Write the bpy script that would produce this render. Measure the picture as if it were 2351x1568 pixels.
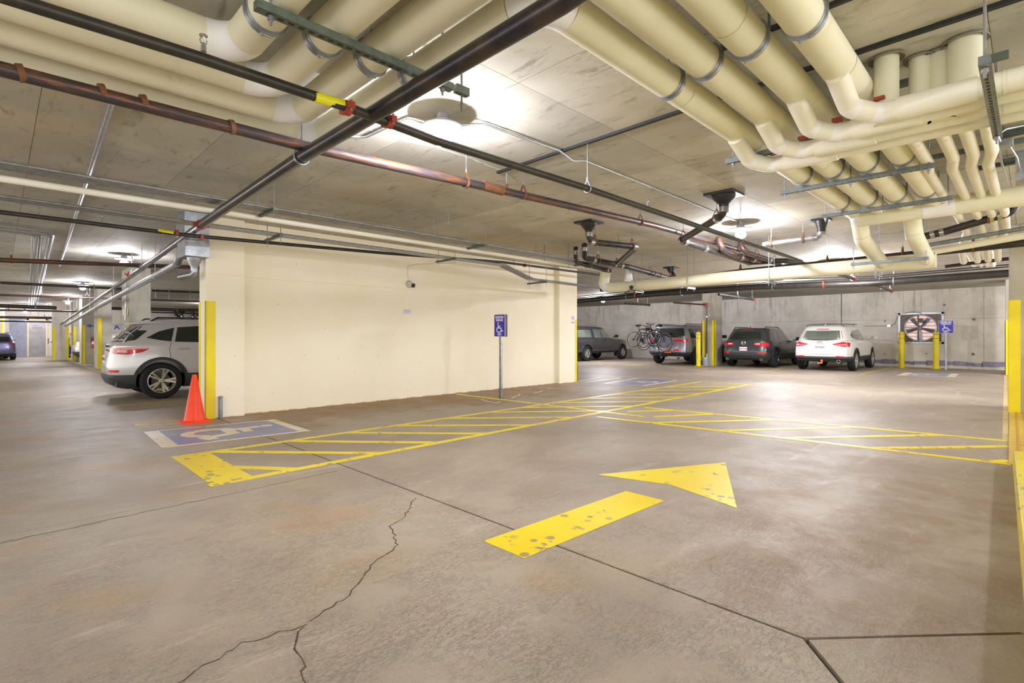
import bpy, bmesh, math, random
from mathutils import Vector, Matrix
from mathutils.bvhtree import BVHTree
for o in list(bpy.data.objects): bpy.data.objects.remove(o)
S = bpy.context.scene
COL = S.collection
random.seed(7)
V = Vector
PI = math.pi

# ------------------------------------------------------------------ camera, world, exposure
F_PX, CX, HY = 1187.5, 1175.5, 771.0
TH = math.atan((2370 - CX) / F_PX)
EYE = 1.27
CEIL = 3.10
cd = bpy.data.cameras.new('camera')
cd.sensor_width = 36.0
cd.lens = 36.0 * F_PX / 2351.0
cd.shift_y = -(784.0 - HY) / 2351.0
cd.clip_end = 200
cam = bpy.data.objects.new('camera', cd); COL.objects.link(cam)
cam.location = (0, 0, EYE)
cam.rotation_euler = (PI / 2, 0, TH - PI / 2)
S.camera = cam
w = bpy.data.worlds.new('world'); S.world = w; w.use_nodes = True
w.node_tree.nodes['Background'].inputs[0].default_value = (1.0, 0.975, 0.90, 1)
w.node_tree.nodes['Background'].inputs[1].default_value = 1.05  # even ambient fill, entering by the sides left open behind the camera
S.view_settings.view_transform = 'Standard'
S.view_settings.look = 'None'
S.view_settings.gamma = 1
S.view_settings.use_curve_mapping = False
S.view_settings.exposure = 1.5
S.cycles.diffuse_bounces = 8
S.cycles.max_bounces = 12
LAMP_W = 270.0        # emission strength of every bulb
LAMP_COL = (0.95, 0.93, 1.0)

# ------------------------------------------------------------------ measuring helpers (pixel of the photo -> point on a known plane)
FW = (math.cos(TH), math.sin(TH)); RT = (math.sin(TH), -math.cos(TH))
def ray(px, py):
    a = (px - CX) / F_PX
    return (FW[0] + a * RT[0], FW[1] + a * RT[1], (HY - py) / F_PX)
def PZ(px, py, z):
    d = ray(px, py); t = (z - EYE) / d[2]; return V((d[0] * t, d[1] * t, z))
def PY(px, py, y):
    d = ray(px, py); t = y / d[1]; return V((d[0] * t, y, EYE + d[2] * t))
def PX(px, py, x):
    d = ray(px, py); t = x / d[0]; return V((x, d[1] * t, EYE + d[2] * t))

# ------------------------------------------------------------------ materials
def lin(h):
    if isinstance(h, str):
        h = h.lstrip('#'); c = [int(h[i:i + 2], 16) / 255 for i in (0, 2, 4)]
    else: c = h
    return tuple(((x + .055) / 1.055) ** 2.4 if x > .04045 else x / 12.92 for x in c)
class N:
    def __init__(s, name):
        s.m = bpy.data.materials.new(name); s.m.use_nodes = True
        s.t = s.m.node_tree; s.n = s.t.nodes; s.l = s.t.links
        s.b = s.n['Principled BSDF']
    def add(s, ty, **kw):
        n = s.n.new(ty)
        for k, v in kw.items():
            if k.startswith('i_'):
                n.inputs[int(k[2:]) if k[2:].isdigit() else k[2:]].default_value = v
            else: setattr(n, k, v)
        return n
    def link(s, a, b): s.l.new(a, b)
    def coords(s, kind='Object', scale=(1, 1, 1)):
        tc = s.add('ShaderNodeTexCoord'); mp = s.add('ShaderNodeMapping')
        mp.inputs['Scale'].default_value = scale
        s.link(tc.outputs[kind], mp.inputs[0]); return mp.outputs[0]
    def pos(s, scale=(1, 1, 1)):
        g = s.add('ShaderNodeNewGeometry'); mp = s.add('ShaderNodeMapping')
        mp.inputs['Scale'].default_value = scale
        s.link(g.outputs['Position'], mp.inputs[0]); return mp.outputs[0]
    def noise(s, co, scale, detail=6, rough=.6, dist=0):
        n = s.add('ShaderNodeTexNoise'); n.inputs['Scale'].default_value = scale
        n.inputs['Detail'].default_value = detail; n.inputs['Roughness'].default_value = rough
        n.inputs['Distortion'].default_value = dist
        s.link(co, n.inputs['Vector']); return n.outputs['Fac']
    def ramp(s, f, a, b, lo=0., hi=1.):
        r = s.add('ShaderNodeMapRange'); r.interpolation_type = 'SMOOTHSTEP'
        r.inputs[1].default_value = a; r.inputs[2].default_value = b
        r.inputs[3].default_value = lo; r.inputs[4].default_value = hi
        s.link(f, r.inputs[0]); return r.outputs[0]
    def mix(s, f, a, b):
        m = s.add('ShaderNodeMix', data_type='RGBA')
        for k, x in ((0, f), (6, a), (7, b)):
            if isinstance(x, (int, float)): m.inputs[k].default_value = x
            elif isinstance(x, tuple): m.inputs[k].default_value = (*x[:3], 1)
            else: s.link(x, m.inputs[k])
        return m.outputs[2]
    def math(s, op, a, b=0.):
        m = s.add('ShaderNodeMath', operation=op)
        for k, x in ((0, a), (1, b)):
            if isinstance(x, (int, float)): m.inputs[k].default_value = x
            else: s.link(x, m.inputs[k])
        return m.outputs[0]
    def bump(s, h, strength=.3, dist=.01):
        b = s.add('ShaderNodeBump'); b.inputs['Strength'].default_value = strength
        b.inputs['Distance'].default_value = dist
        s.link(h, b.inputs['Height']); s.link(b.outputs[0], s.b.inputs['Normal'])
    def out(s, col=None, rough=None, metal=None):
        if col is not None:
            if isinstance(col, tuple): s.b.inputs['Base Color'].default_value = (*col[:3], 1)
            else: s.link(col, s.b.inputs['Base Color'])
        if rough is not None:
            if isinstance(rough, (int, float)): s.b.inputs['Roughness'].default_value = rough
            else: s.link(rough, s.b.inputs['Roughness'])
        if metal is not None: s.b.inputs['Metallic'].default_value = metal
        return s.m
M = {}
def simple(name, c1, c2=None, rough=.5, metal=0., sc=8., lo=.35, hi=.7, bump=0., coat=0., bs=60.):
    k = N(name); co = k.pos(); c1 = lin(c1)
    col = c1
    if c2 is not None:
        col = k.mix(k.ramp(k.noise(co, sc), lo, hi), c1, lin(c2))
    k.out(col, rough, metal)
    if bump: k.bump(k.noise(co, bs, 3), bump, .004)
    if coat: k.b.inputs['Coat Weight'].default_value = coat
    M[name] = k.m; return k.m
def emis(name, c, st):
    k = N(name); k.out(lin(c), .5)
    k.b.inputs['Emission Color'].default_value = (*lin(c), 1); k.b.inputs['Emission Strength'].default_value = st
    M[name] = k.m; return k.m

# concrete floor
def floor_mat(name, tint=(0, 0)):
    k = N(name); co = k.pos()
    n1 = k.noise(co, .55, 8, .62, .4); n2 = k.noise(co, 2.3, 10, .7, .3); n3 = k.noise(co, 38, 4, .7)
    c = k.mix(k.ramp(n1, .38, .62), lin('#aca190'), lin('#998d7d'))
    c = k.mix(k.ramp(n2, .50, .74, 0, .8), c, lin('#a3937f'))
    strk = k.noise(k.pos((1.1, 5.5, 1)), 1.0, 7, .65, .6)
    c = k.mix(k.ramp(strk, .56, .74, 0, .55), c, lin('#cbc0b2'))
    # rust brown damp stain along the foot of the cream wall
    sp = k.add('ShaderNodeSeparateXYZ'); k.link(k.pos(), sp.inputs[0])
    yy = k.math('ADD', sp.outputs[1], k.math('MULTIPLY', k.math('SUBTRACT', n1, .5), 3.0))
    st = k.math('MULTIPLY', k.ramp(yy, 6.7, 8.3), k.ramp(yy, 9.8, 9.2))
    st = k.math('MULTIPLY', st, k.math('MULTIPLY', k.ramp(sp.outputs[0], 2.2, 3.0), k.ramp(sp.outputs[0], 11.0, 9.0)))
    c = k.mix(k.math('MULTIPLY', st, .8), c, lin('#8a6a3c'))
    c = k.mix(k.math('MULTIPLY', st, k.ramp(n2, .5, .62, 0, .75)), c, lin('#9a6420'))
    # brown stains in the near right slab
    xr = k.math('MULTIPLY', k.ramp(sp.outputs[0], 2.3, 3.0), k.ramp(sp.outputs[0], 8.5, 5.0))
    yr = k.ramp(sp.outputs[1], 2.6, .8)
    br = k.math('MULTIPLY', k.math('MULTIPLY', xr, yr), k.ramp(n2, .36, .64, .15, .6))
    c = k.mix(br, c, lin('#84664a'))
    # crazing: short shallow cracks in the near left slab
    dco = k.add('ShaderNodeMixRGB'); dco.inputs[0].default_value = .08
    nz = k.add('ShaderNodeTexNoise'); nz.inputs['Scale'].default_value = 9; k.link(co, nz.inputs[0])
    k.link(k.pos((1, 1.0, 1)), dco.inputs[1]); k.link(nz.outputs['Color'], dco.inputs[2])
    vo = k.add('ShaderNodeTexVoronoi', feature='DISTANCE_TO_EDGE'); vo.inputs['Scale'].default_value = 17
    k.link(dco.outputs[0], vo.inputs['Vector'])
    near = k.math('MULTIPLY', k.ramp(sp.outputs[0], 2.6, 1.9), k.ramp(sp.outputs[1], 4.4, 3.2))
    crz = k.math('MULTIPLY', k.ramp(vo.outputs[0], .05, .0), k.math('MULTIPLY', near, k.ramp(k.noise(co, 1.7, 6), .44, .60)))
    c = k.mix(k.math('MULTIPLY', crz, .12), c, lin('#6e604c'))
    nearm = k.math('MULTIPLY', k.ramp(sp.outputs[1], 5.0, 2.8), k.ramp(sp.outputs[0], 4.5, 2.0))
    ns = k.noise(k.pos((6, 15, 1)), 1.5, 9, .72, .35)
    iso = k.ramp(k.math('ABSOLUTE', k.math('SUBTRACT', ns, .5)), .016, .0)
    ns2 = k.noise(k.pos((9, 24, 1)), 2.1, 6, .7, .3)
    iso2 = k.ramp(k.math('ABSOLUTE', k.math('SUBTRACT', ns2, .47)), .014, .0)
    scl = k.math('MULTIPLY', k.math('MAXIMUM', iso, k.math('MULTIPLY', iso2, .8)), k.math('MULTIPLY', nearm, k.ramp(k.noise(co, 2.4, 5), .40, .60)))
    c = k.mix(k.math('MULTIPLY', scl, .6), c, lin('#6f604a'))
    och = k.math('MULTIPLY', k.ramp(k.noise(co, .9, 6, .6), .50, .66, 0, .5), k.ramp(sp.outputs[0], 3.5, 1.5))
    c = k.mix(och, c, lin('#b08f66'))
    c = k.mix(k.ramp(k.noise(co, 150, 2, .7), .55, .75, 0, .35), c, lin('#cfc6b8'))
    c = k.mix(k.ramp(k.noise(co, 110, 2, .7), .58, .75, 0, .4), c, lin('#6e6252'))
    c = k.mix(k.ramp(n3, .55, .8, 0, .45), c, lin('#7d7060'))
    rg = k.ramp(n2, .3, .75, .44, .60)
    k.out(c, rg); k.b.inputs['Specular IOR Level'].default_value = .4
    h = k.math('ADD', k.math('MULTIPLY', k.noise(co, 14, 8, .7), .8), k.math('MULTIPLY', n3, .25))
    h = k.math('SUBTRACT', h, k.math('MULTIPLY', scl, .8))
    k.bump(h, .5, .012)
    M[name] = k.m; return k.m
floor_mat('floor_concrete')
def paint_mat(name, c1, c2, wear_lo=.60, wear_hi=.66, sc=5., under='#8f8172', fine=True):
    k = N(name); co = k.pos()
    n = k.noise(co, sc, 9, .72, .3); f = k.noise(co, 60, 4, .8)
    col = k.mix(k.ramp(k.noise(co, 1.1, 4), .35, .65), lin(c1), lin(c2))
    vo = k.add('ShaderNodeTexVoronoi'); vo.inputs['Scale'].default_value = 9; vo.inputs['Randomness'].default_value = 1
    k.link(co, vo.inputs['Vector'])
    blob = k.math('MULTIPLY', k.ramp(vo.outputs['Distance'], .30, .24), k.ramp(k.noise(co, 1.6, 3), .46, .56))
    w1 = k.ramp(n, wear_lo, wear_hi)
    if fine: w1 = k.math('MULTIPLY', w1, k.ramp(f, .38, .5))
    wear = k.math('MAXIMUM', w1, k.math('MULTIPLY', blob, .8))
    col = k.mix(wear, col, lin(under))
    k.out(col, .42); k.bump(k.noise(co, 45, 4, .7), .15, .004)
    M[name] = k.m; return k.m
paint_mat('yellow_floor_paint', '#efd400', '#f2de2a')
paint_mat('faded_yellow_paint', '#d9c33c', '#d6c65a', .52, .62, 7)
paint_mat('blue_floor_paint', '#7f84b8', '#9a9aae', .52, .68, 3, '#a59c9c')
paint_mat('cream_floor_paint', '#e0d3ac', '#efe8dc', .62, .72, 5, '#a39a90')
paint_mat('curb_yellow', '#e6d21a', '#d8cc66', .56, .7, 5, '#a89a5c')
paint_mat('tactile_yellow', '#dcbf5a', '#cfae4e', .55, .7, 5, '#a58c58')
paint_mat('faded_edge_paint', '#dcc690', '#d2bb84', .5, .62, 6, '#a5977f')
simple('tactile_groove', '#d8a012', '#b98a1c', .6)
# ceiling concrete
def ceil_mat():
    k = N('ceiling_concrete'); co = k.pos()
    oi = k.add('ShaderNodeObjectInfo')
    n1 = k.noise(co, .8, 9, .65, .5); n2 = k.noise(k.pos((3.5, 1.0, 1)), 2.2, 9, .75, .5)
    c = k.mix(k.ramp(n1, .36, .64), lin('#cdcabf'), lin('#b6b3a6'))
    c = k.mix(k.ramp(n2, .53, .68, 0, .7), c, lin('#7d7964'))
    c = k.mix(k.ramp(k.noise(co, .5, 5), .5, .68, 0, .35), c, lin('#c6ae86'))
    tone = k.ramp(oi.outputs['Random'], 0, 1, .86, 1.06)
    mv = k.add('ShaderNodeVectorMath', operation='SCALE'); k.link(c, mv.inputs[0]); k.link(tone, mv.inputs['Scale'])
    k.out(mv.outputs[0], .8); k.bump(k.noise(co, 30, 6, .7), .2, .004)
    M['ceiling_concrete'] = k.m
ceil_mat()
def wall_mat(name, c1, c2, streak='#5e5a4c', amt=.7):
    k = N(name); co = k.pos()
    sp = k.add('ShaderNodeSeparateXYZ'); k.link(co, sp.inputs[0])
    n1 = k.noise(co, 1.0, 8, .65, .3)
    c = k.mix(k.ramp(n1, .38, .62), lin(c1), lin(c2))
    s = k.noise(k.pos((3.2, 3.2, .28)), 2.0, 8, .75)
    up = k.ramp(sp.outputs[2], 1.5, 3.0)
    c = k.mix(k.math('MULTIPLY', k.ramp(s, .52, .66), k.math('MULTIPLY', up, amt)), c, lin(streak))
    s2 = k.noise(k.pos((1, 1, .5)), 1.3, 6, .6)
    c = k.mix(k.ramp(s2, .6, .75, 0, .3), c, lin(streak))
    k.out(c, .82); k.bump(k.noise(co, 30, 6, .7), .2, .004)
    M[name] = k.m; return k.m
wall_mat('wall_concrete', '#e4ded4', '#d2cbc1', '#6f6a5c', .6)
wall_mat('column_concrete', '#c0bcae', '#aaa698', '#77745f', .5)
def cream_wall():
    k = N('cream_wall_paint'); co = k.pos()
    c = k.mix(k.ramp(k.noise(co, .7, 5), .4, .65), lin('#faf3de'), lin('#f7eed4'))
    vo = k.add('ShaderNodeTexVoronoi'); vo.inputs['Scale'].default_value = 5.5; k.link(co, vo.inputs['Vector'])
    c = k.mix(k.ramp(vo.outputs['Distance'], .055, .03, 0, .8), c, lin('#8f805e'))
    sp = k.add('ShaderNodeSeparateXYZ'); k.link(co, sp.inputs[0])
    c = k.mix(k.math('MULTIPLY', k.ramp(sp.outputs[2], .025, .0), k.ramp(k.noise(co, 6, 5), .4, .6)), c, lin('#b58a42'))
    k.out(c, .62); k.bump(k.noise(co, 50, 5, .7), .12, .003)
    M['cream_wall_paint'] = k.m
cream_wall()
def insul(name, c1, c2, stain='#b09a52'):
    k = N(name); co = k.pos()
    c = k.mix(k.ramp(k.noise(co, 1.4, 6), .4, .62), lin(c1), lin(c2))
    c = k.mix(k.ramp(k.noise(co, 3.2, 7, .7, .6), .62, .72, 0, .35), c, lin(stain))
    k.out(c, .5); k.bump(k.noise(co, 70, 3), .12, .003)
    M[name] = k.m
insul('pipe_jacket', '#e9e6cf', '#e3dfc4')
insul('small_pipe_jacket', '#efece0', '#e9e5d4')
insul('white_elbow', '#f3f3f6', '#ebebf0', '#c8c0a0')
simple('dark_iron', '#35353a', '#4a4440', .38, .55, 9)
simple('black_pipe', '#34332f', '#45403a', .4, .35, 7)
k = N('rusty_pipe'); co = k.pos((1.2, 9, 9))
k.out(k.mix(k.ramp(k.noise(co, 2.5, 8, .7), .46, .62), lin('#4a4448'), lin('#83563a')), .4, .45); k.bump(k.noise(k.pos(), 60, 3), .2, .003); M['rusty_pipe'] = k.m
simple('main_pipe', '#34333c', '#51463f', .3, .6, 5)
simple('rust', '#7c5236', '#68442a', .75, 0, 20)
simple('orange_coupling', '#a8422a', '#8e3420', .5)
simple('galvanized', '#b4b8bf', '#979ca4', .36, .8, 14)
simple('strut_steel', '#8a9396', '#757e80', .42, .7, 18)
simple('strut_green', '#6f7a72', '#5d675f', .5, .5, 18)
simple('conduit', '#c4c6cc', '#aaaeb4', .3, .75, 12)
simple('stainless', '#c8c9cc', '#b4b5b8', .22, .95, 12)
simple('strut_slot', '#1c1d1e')
simple('yellow_post', '#f4e100', '#ecd600', .45, 0, 3)
simple('cream_trim', '#e9dcb4', None, .6)
simple('orange_cone', '#ff4310', '#f73e0e', .42)
simple('sign_blue', '#3530b8', None, .35)
simple('sign_white', '#f2f0f4', None, .4)
simple('sign_aluminium', '#b9b4ac', '#a9a49c', .4, .5)
simple('paper', '#efeef2', None, .7)
simple('ink', '#4a4a66', None, .7)
simple('red', '#c2182a', None, .45)
simple('black_rubber', '#15161a', '#1e1f22', .75, 0, 20)
simple('black_plastic', '#1a1b1e', '#232427', .5, 0, 20)
simple('cladding', '#34383a', '#2e3233', .6, 0, 20)
simple('car_chrome', '#dcdde0', None, .12, .95)
simple('rim_silver', '#cfcdc2', '#b9b7ab', .32, .6)
simple('rim_dark', '#4a4d56', '#7a7e88', .3, .8, 30)
simple('tail_red', '#c40f18', '#e0303a', .12, 0, 30, coat=1.)
simple('tail_clear', '#e6c8c8', '#d8a8a8', .12, coat=1.)
simple('reflector_red', '#e01020', None, .2, coat=.6)
simple('plate_white', '#e6e4ea', None, .4)
simple('plate_orange', '#e0762a', '#c8581a', .4, 0, 40)
simple('plate_blue', '#5a5fb0', None, .4)
simple('dumpster_blue', '#1c3fc0', '#2a4cc8', .45)
simple('door_grey', '#8f93a6', '#a3a6b4', .5)
simple('door_metal', '#a09c9c', '#b0acac', .4, .4, 3)
simple('door_dark', '#3a3c48', '#2e3038', .5)
simple('camera_white', '#c6c2ba', None, .4)
simple('shroud_paint', '#e2dae6', '#d2c8d6', .3)
simple('louver_glow', '#f4dcd8', '#eecfc9', .6); M['louver_glow'].node_tree.nodes['Principled BSDF'].inputs['Emission Color'].default_value = (1, .78, .74, 1); M['louver_glow'].node_tree.nodes['Principled BSDF'].inputs['Emission Strength'].default_value = .16  # faint emission stands in for daylight coming through behind the slats
simple('fan_frame', '#6e6a62', '#585448', .5, .3)
simple('fan_metal', '#8a8490', '#6e6870', .35, .7)
simple('grey_bucket', '#aab0b8', '#9aa0a8', .5)
simple('tie_hole', '#8b8577', '#7d776a', .85)
simple('yellow_tape', '#e6e21c', None, .4)
simple('blue_stencil', '#4a5ab8', '#5c68b8', .7)
simple('floor_joint', '#4a4436', '#2e2a22', .9)
simple('crack', '#5e4f38', '#473b2a', .9)
simple('blue_wall_paint', '#8b87a8', '#a39eb0', .8, 0, 6)
simple('ceiling_groove', '#8a8674', None, .9)
simple('black_strip', '#1e1e20', '#2a2926', .6)
def carpaint(name, c, metal=.5, rough=.28):
    k = N(name); k.out(lin(c), rough, metal); k.b.inputs['Coat Weight'].default_value = .9
    k.b.inputs['Coat Roughness'].default_value = .06; M[name] = k.m
carpaint('paint_silver_white', '#cfcdd2', .25, .3)
carpaint('paint_dark_grey', '#4b4a50', .5)
carpaint('paint_gunmetal', '#8f8d9a', .45)
carpaint('paint_charcoal', '#4d5054', .5)
carpaint('paint_pearl', '#e9e7e4', .1)
carpaint('paint_violet_grey', '#7d7fae', .45)
simple('car_glass', '#1a2420', '#24302a', .05, 0, 3, coat=1.)
simple('car_glass_light', '#5c665c', '#6e766c', .06, 0, 2, coat=1.)
k = N('bulb_glow'); k.out((1, 1, 1), .4); k.b.inputs['Emission Color'].default_value = (*LAMP_COL, 1)
k.b.inputs['Emission Strength'].default_value = LAMP_W; M['bulb_glow'] = k.m
k = N('bulb_strong'); k.out((1, 1, 1), .4); k.b.inputs['Emission Color'].default_value = (*LAMP_COL, 1)
k.b.inputs['Emission Strength'].default_value = LAMP_W * 2.6; M['bulb_strong'] = k.m
simple('reflector_plate', '#a9a9b2', '#9a9aa4', .4, .3)

# ------------------------------------------------------------------ mesh helpers
def bm_new(): return bmesh.new()
def rootloc(p):
    l = V((0, 0, 0))
    while p is not None: l = l + p.location; p = p.parent
    return l
def obj(name, bm, mat, parent=None, local=False, smooth=True, ang=35):
    if isinstance(bm, bpy.types.Mesh): me = bm
    else:
        if parent is not None and not local: bmesh.ops.translate(bm, verts=bm.verts, vec=-rootloc(parent))
        me = bpy.data.meshes.new(name); bm.to_mesh(me); bm.free()
        if smooth:
            me.polygons.foreach_set('use_smooth', [True] * len(me.polygons))
            try: me.set_sharp_from_angle(angle=math.radians(ang))
            except Exception: pass
        ms = mat if isinstance(mat, (list, tuple)) else [mat]
        for x in ms: me.materials.append(M[x] if isinstance(x, str) else x)
    o = bpy.data.objects.new(name, me); COL.objects.link(o)
    if parent is not None: o.parent = parent
    return o
def tag(o, label, cat, group=None):
    o['label'] = label; o['category'] = cat
    if group: o['group'] = group
    return o
def thing(name, label, cat, loc=(0, 0, 0), group=None, rotz=0):
    o = bpy.data.objects.new(name, None); COL.objects.link(o); o.location = loc; o.rotation_euler.z = rotz
    o.empty_display_size = .1
    return tag(o, label, cat, group)
def struct(o, label=None):
    o['kind'] = 'structure'
    if label: o['label'] = label
    return o
def box(bm, a, b, bev=0.):
    a, b = V(a), V(b)
    lo = V((min(a.x, b.x), min(a.y, b.y), min(a.z, b.z))); hi = V((max(a.x, b.x), max(a.y, b.y), max(a.z, b.z)))
    r = bmesh.ops.create_cube(bm, size=1, matrix=Matrix.Translation((lo + hi) / 2) @ Matrix.Diagonal((*(hi - lo), 1)))
    if bev:
        es = list({e for v in r['verts'] for e in v.link_edges})
        bmesh.ops.bevel(bm, geom=es, offset=bev, segments=2, affect='EDGES', profile=.5)
    return bm
def obox(bm, p, q, wid, th, up=(0, 0, 1)):
    """bar from p to q with width wid (sideways) and thickness th (along up)"""
    p, q = V(p), V(q); d = (q - p); L = d.length; d.normalize(); up = V(up)
    s = d.cross(up)
    if s.length < 1e-4: s = V((1, 0, 0))
    s.normalize(); u = s.cross(d)
    m = Matrix((( d.x, s.x, u.x, 0), (d.y, s.y, u.y, 0), (d.z, s.z, u.z, 0), (0, 0, 0, 1)))
    bmesh.ops.create_cube(bm, size=1, matrix=Matrix.Translation((p + q) / 2) @ m @ Matrix.Diagonal((L, wid, th, 1)))
    return bm
def sweep(bm, pts, r, n=14, caps=True):
    pts = [V(p) for p in pts]; rs = r if isinstance(r, (list, tuple)) else [r] * len(pts)
    t0 = (pts[1] - pts[0]).normalized()
    a = t0.cross(V((0, 0, 1)));
    if a.length < 1e-3: a = t0.cross(V((1, 0, 0)))
    a.normalize(); rings = []; prev = t0
    for i, p in enumerate(pts):
        if i == 0: t = t0
        elif i == len(pts) - 1: t = (pts[i] - pts[i - 1]).normalized()
        else: t = ((pts[i] - pts[i - 1]).normalized() + (pts[i + 1] - pts[i]).normalized()).normalized()
        q = prev.rotation_difference(t); a = q @ a; a = (a - t * a.dot(t)).normalized(); b = t.cross(a); prev = t
        rings.append([bm.verts.new(p + (a * math.cos(2 * PI * k / n) + b * math.sin(2 * PI * k / n)) * rs[i]) for k in range(n)])
    for i in range(len(rings) - 1):
        for k in range(n):
            bm.faces.new((rings[i][k], rings[i][(k + 1) % n], rings[i + 1][(k + 1) % n], rings[i + 1][k]))
    if caps:
        bm.faces.new(rings[0][::-1]); bm.faces.new(rings[-1])
    return bm
def fillet(pts, R, seg=8):
    """-> list of ('s' or 'e', [points])"""
    pts = [V(p) for p in pts]; out = []; cur = pts[0]
    for i in range(1, len(pts) - 1):
        p = pts[i]; d1 = (pts[i - 1] - p).normalized(); d2 = (pts[i + 1] - p).normalized()
        th = d1.angle(d2); bend = PI - th
        if bend < .03: continue
        l = R * math.tan(bend / 2)
        l = min(l, .48 * (pts[i - 1] - p).length if i > 1 else .9 * (pts[i - 1] - p).length, .48 * (pts[i + 1] - p).length if i < len(pts) - 2 else .9 * (pts[i + 1] - p).length)
        Rr = l / math.tan(bend / 2); A = p + d1 * l; B = p + d2 * l
        c = p + (d1 + d2).normalized() * (Rr / math.sin(th / 2))
        va = A - c; vb = B - c; ax = va.cross(vb).normalized(); arc = []
        for k in range(seg + 1): arc.append(c + Matrix.Rotation(bend * k / seg, 3, ax) @ va)
        out.append(('s', [cur, A])); out.append(('e', arc)); cur = B
    out.append(('s', [cur, pts[-1]])); return out
def pipe_bm(bm, pts, r, R=None, n=12):
    R = R or r * 2.2; ps = []
    for k, q in fillet(pts, R): ps += q if not ps else q[1:]
    return sweep(bm, ps, r, n)
def lathe(bm, prof, origin=(0, 0, 0), axis=(0, 0, 1), n=24):
    """prof: list of (radius, height along axis)"""
    ax = V(axis).normalized(); a = ax.cross(V((0, 0, 1)))
    if a.length < 1e-3: a = V((1, 0, 0))
    a.normalize(); b = ax.cross(a); o = V(origin); rings = []
    for r, h in prof:
        if r < 1e-6: rings.append([bm.verts.new(o + ax * h)])
        else: rings.append([bm.verts.new(o + ax * h + (a * math.cos(2 * PI * k / n) + b * math.sin(2 * PI * k / n)) * r) for k in range(n)])
    for i in range(len(rings) - 1):
        A, B = rings[i], rings[i + 1]
        for k in range(n):
            k2 = (k + 1) % n
            if len(A) == 1 and len(B) > 1: bm.faces.new((A[0], B[k], B[k2]))
            elif len(B) == 1 and len(A) > 1: bm.faces.new((A[k], B[0], A[k2]))
            elif len(A) > 1: bm.faces.new((A[k], A[k2], B[k2], B[k]))
    bmesh.ops.recalc_face_normals(bm, faces=bm.faces); return bm
def frame(o, x, y):
    x = V(x).normalized(); y = V(y).normalized(); z = x.cross(y)
    return Matrix(((x.x, y.x, z.x, o[0]), (x.y, y.y, z.y, o[1]), (x.z, y.z, z.z, o[2]), (0, 0, 0, 1)))
def prism(bm, poly, m, z0, z1):
    """polygon (2D) extruded from z0 to z1 in the frame m"""
    A = [bm.verts.new(m @ V((x, y, z0))) for x, y in poly]; B = [bm.verts.new(m @ V((x, y, z1))) for x, y in poly]
    n = len(poly)
    try:
        bm.faces.new(A[::-1]); bm.faces.new(B)
        for i in range(n): bm.faces.new((A[i], A[(i + 1) % n], B[(i + 1) % n], B[i]))
    except ValueError: pass
    return bm
def stroke(bm, pts, wd, m, z0, z1, joins=True):
    for i in range(len(pts) - 1):
        a, b = V(pts[i]), V(pts[i + 1]); d = (b - a).normalized(); s = V((-d.y, d.x)) * wd / 2
        e = d * (wd * .35 if joins else 0)
        prism(bm, [tuple(a - e - s), tuple(b + e - s), tuple(b + e + s), tuple(a - e + s)], m, z0, z1)
def disc(cx, cy, r, n=20): return [(cx + r * math.cos(2 * PI * k / n), cy + r * math.sin(2 * PI * k / n)) for k in range(n)]
def rrect(x0, y0, x1, y1, r, n=4):
    out = []
    for cx, cy, a0 in ((x1 - r, y0 + r, -PI / 2), (x1 - r, y1 - r, 0), (x0 + r, y1 - r, PI / 2), (x0 + r, y0 + r, PI)):
        for k in range(n + 1): out.append((cx + r * math.cos(a0 + PI / 2 * k / n), cy + r * math.sin(a0 + PI / 2 * k / n)))
    return out
def wheelchair(bm, m, z0, z1, w=.085):
    """access symbol, about 1 unit tall, centred on x"""
    e = (z1 - z0) * .02; L_ = [(-.13, .80), (-.10, .46), (.20, .46), (.34, .13), (.46, .17)]
    for i in range(4): stroke(bm, L_[i:i + 2], w, m, z0, z1 + e * i)
    stroke(bm, [(-.11, .64), (.16, .64)], w * .85, m, z0, z1 + 5 * e)
    prism(bm, disc(-.14, .94, .08), m, z0, z1 + 6 * e)
    arc = [(-.03 + .27 * math.cos(math.radians(a)), .28 + .27 * math.sin(math.radians(a))) for a in range(112, 345, 12)]
    for i in range(len(arc) - 1): stroke(bm, arc[i:i + 2], w, m, z0, z1 + e * (7 + i % 2 + i * .1), False)
    return bm
def text_bm(txt, size, m, ext=.001, align='CENTER', bold=0.):
    cu = bpy.data.curves.new('t', 'FONT'); cu.body = txt; cu.size = size; cu.extrude = ext; cu.align_x = align; cu.align_y = 'CENTER'
    cu.offset = bold; cu.resolution_u = 2
    o = bpy.data.objects.new('t', cu); COL.objects.link(o)
    dg = bpy.context.evaluated_depsgraph_get(); me = bpy.data.meshes.new_from_object(o.evaluated_get(dg))
    bm = bmesh.new(); bm.from_mesh(me); bmesh.ops.transform(bm, matrix=m, verts=bm.verts)
    bpy.data.objects.remove(o); bpy.data.meshes.remove(me); bpy.data.curves.remove(cu); return bm
def merge(bm, other):
    me = bpy.data.meshes.new('x'); other.to_mesh(me); other.free(); bm.from_mesh(me); bpy.data.meshes.remove(me); return bm

# ================================================================== STRUCTURE
WX = 26.2; WYB = 43.0; X0 = -8.0; Y0 = -5.0
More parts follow.
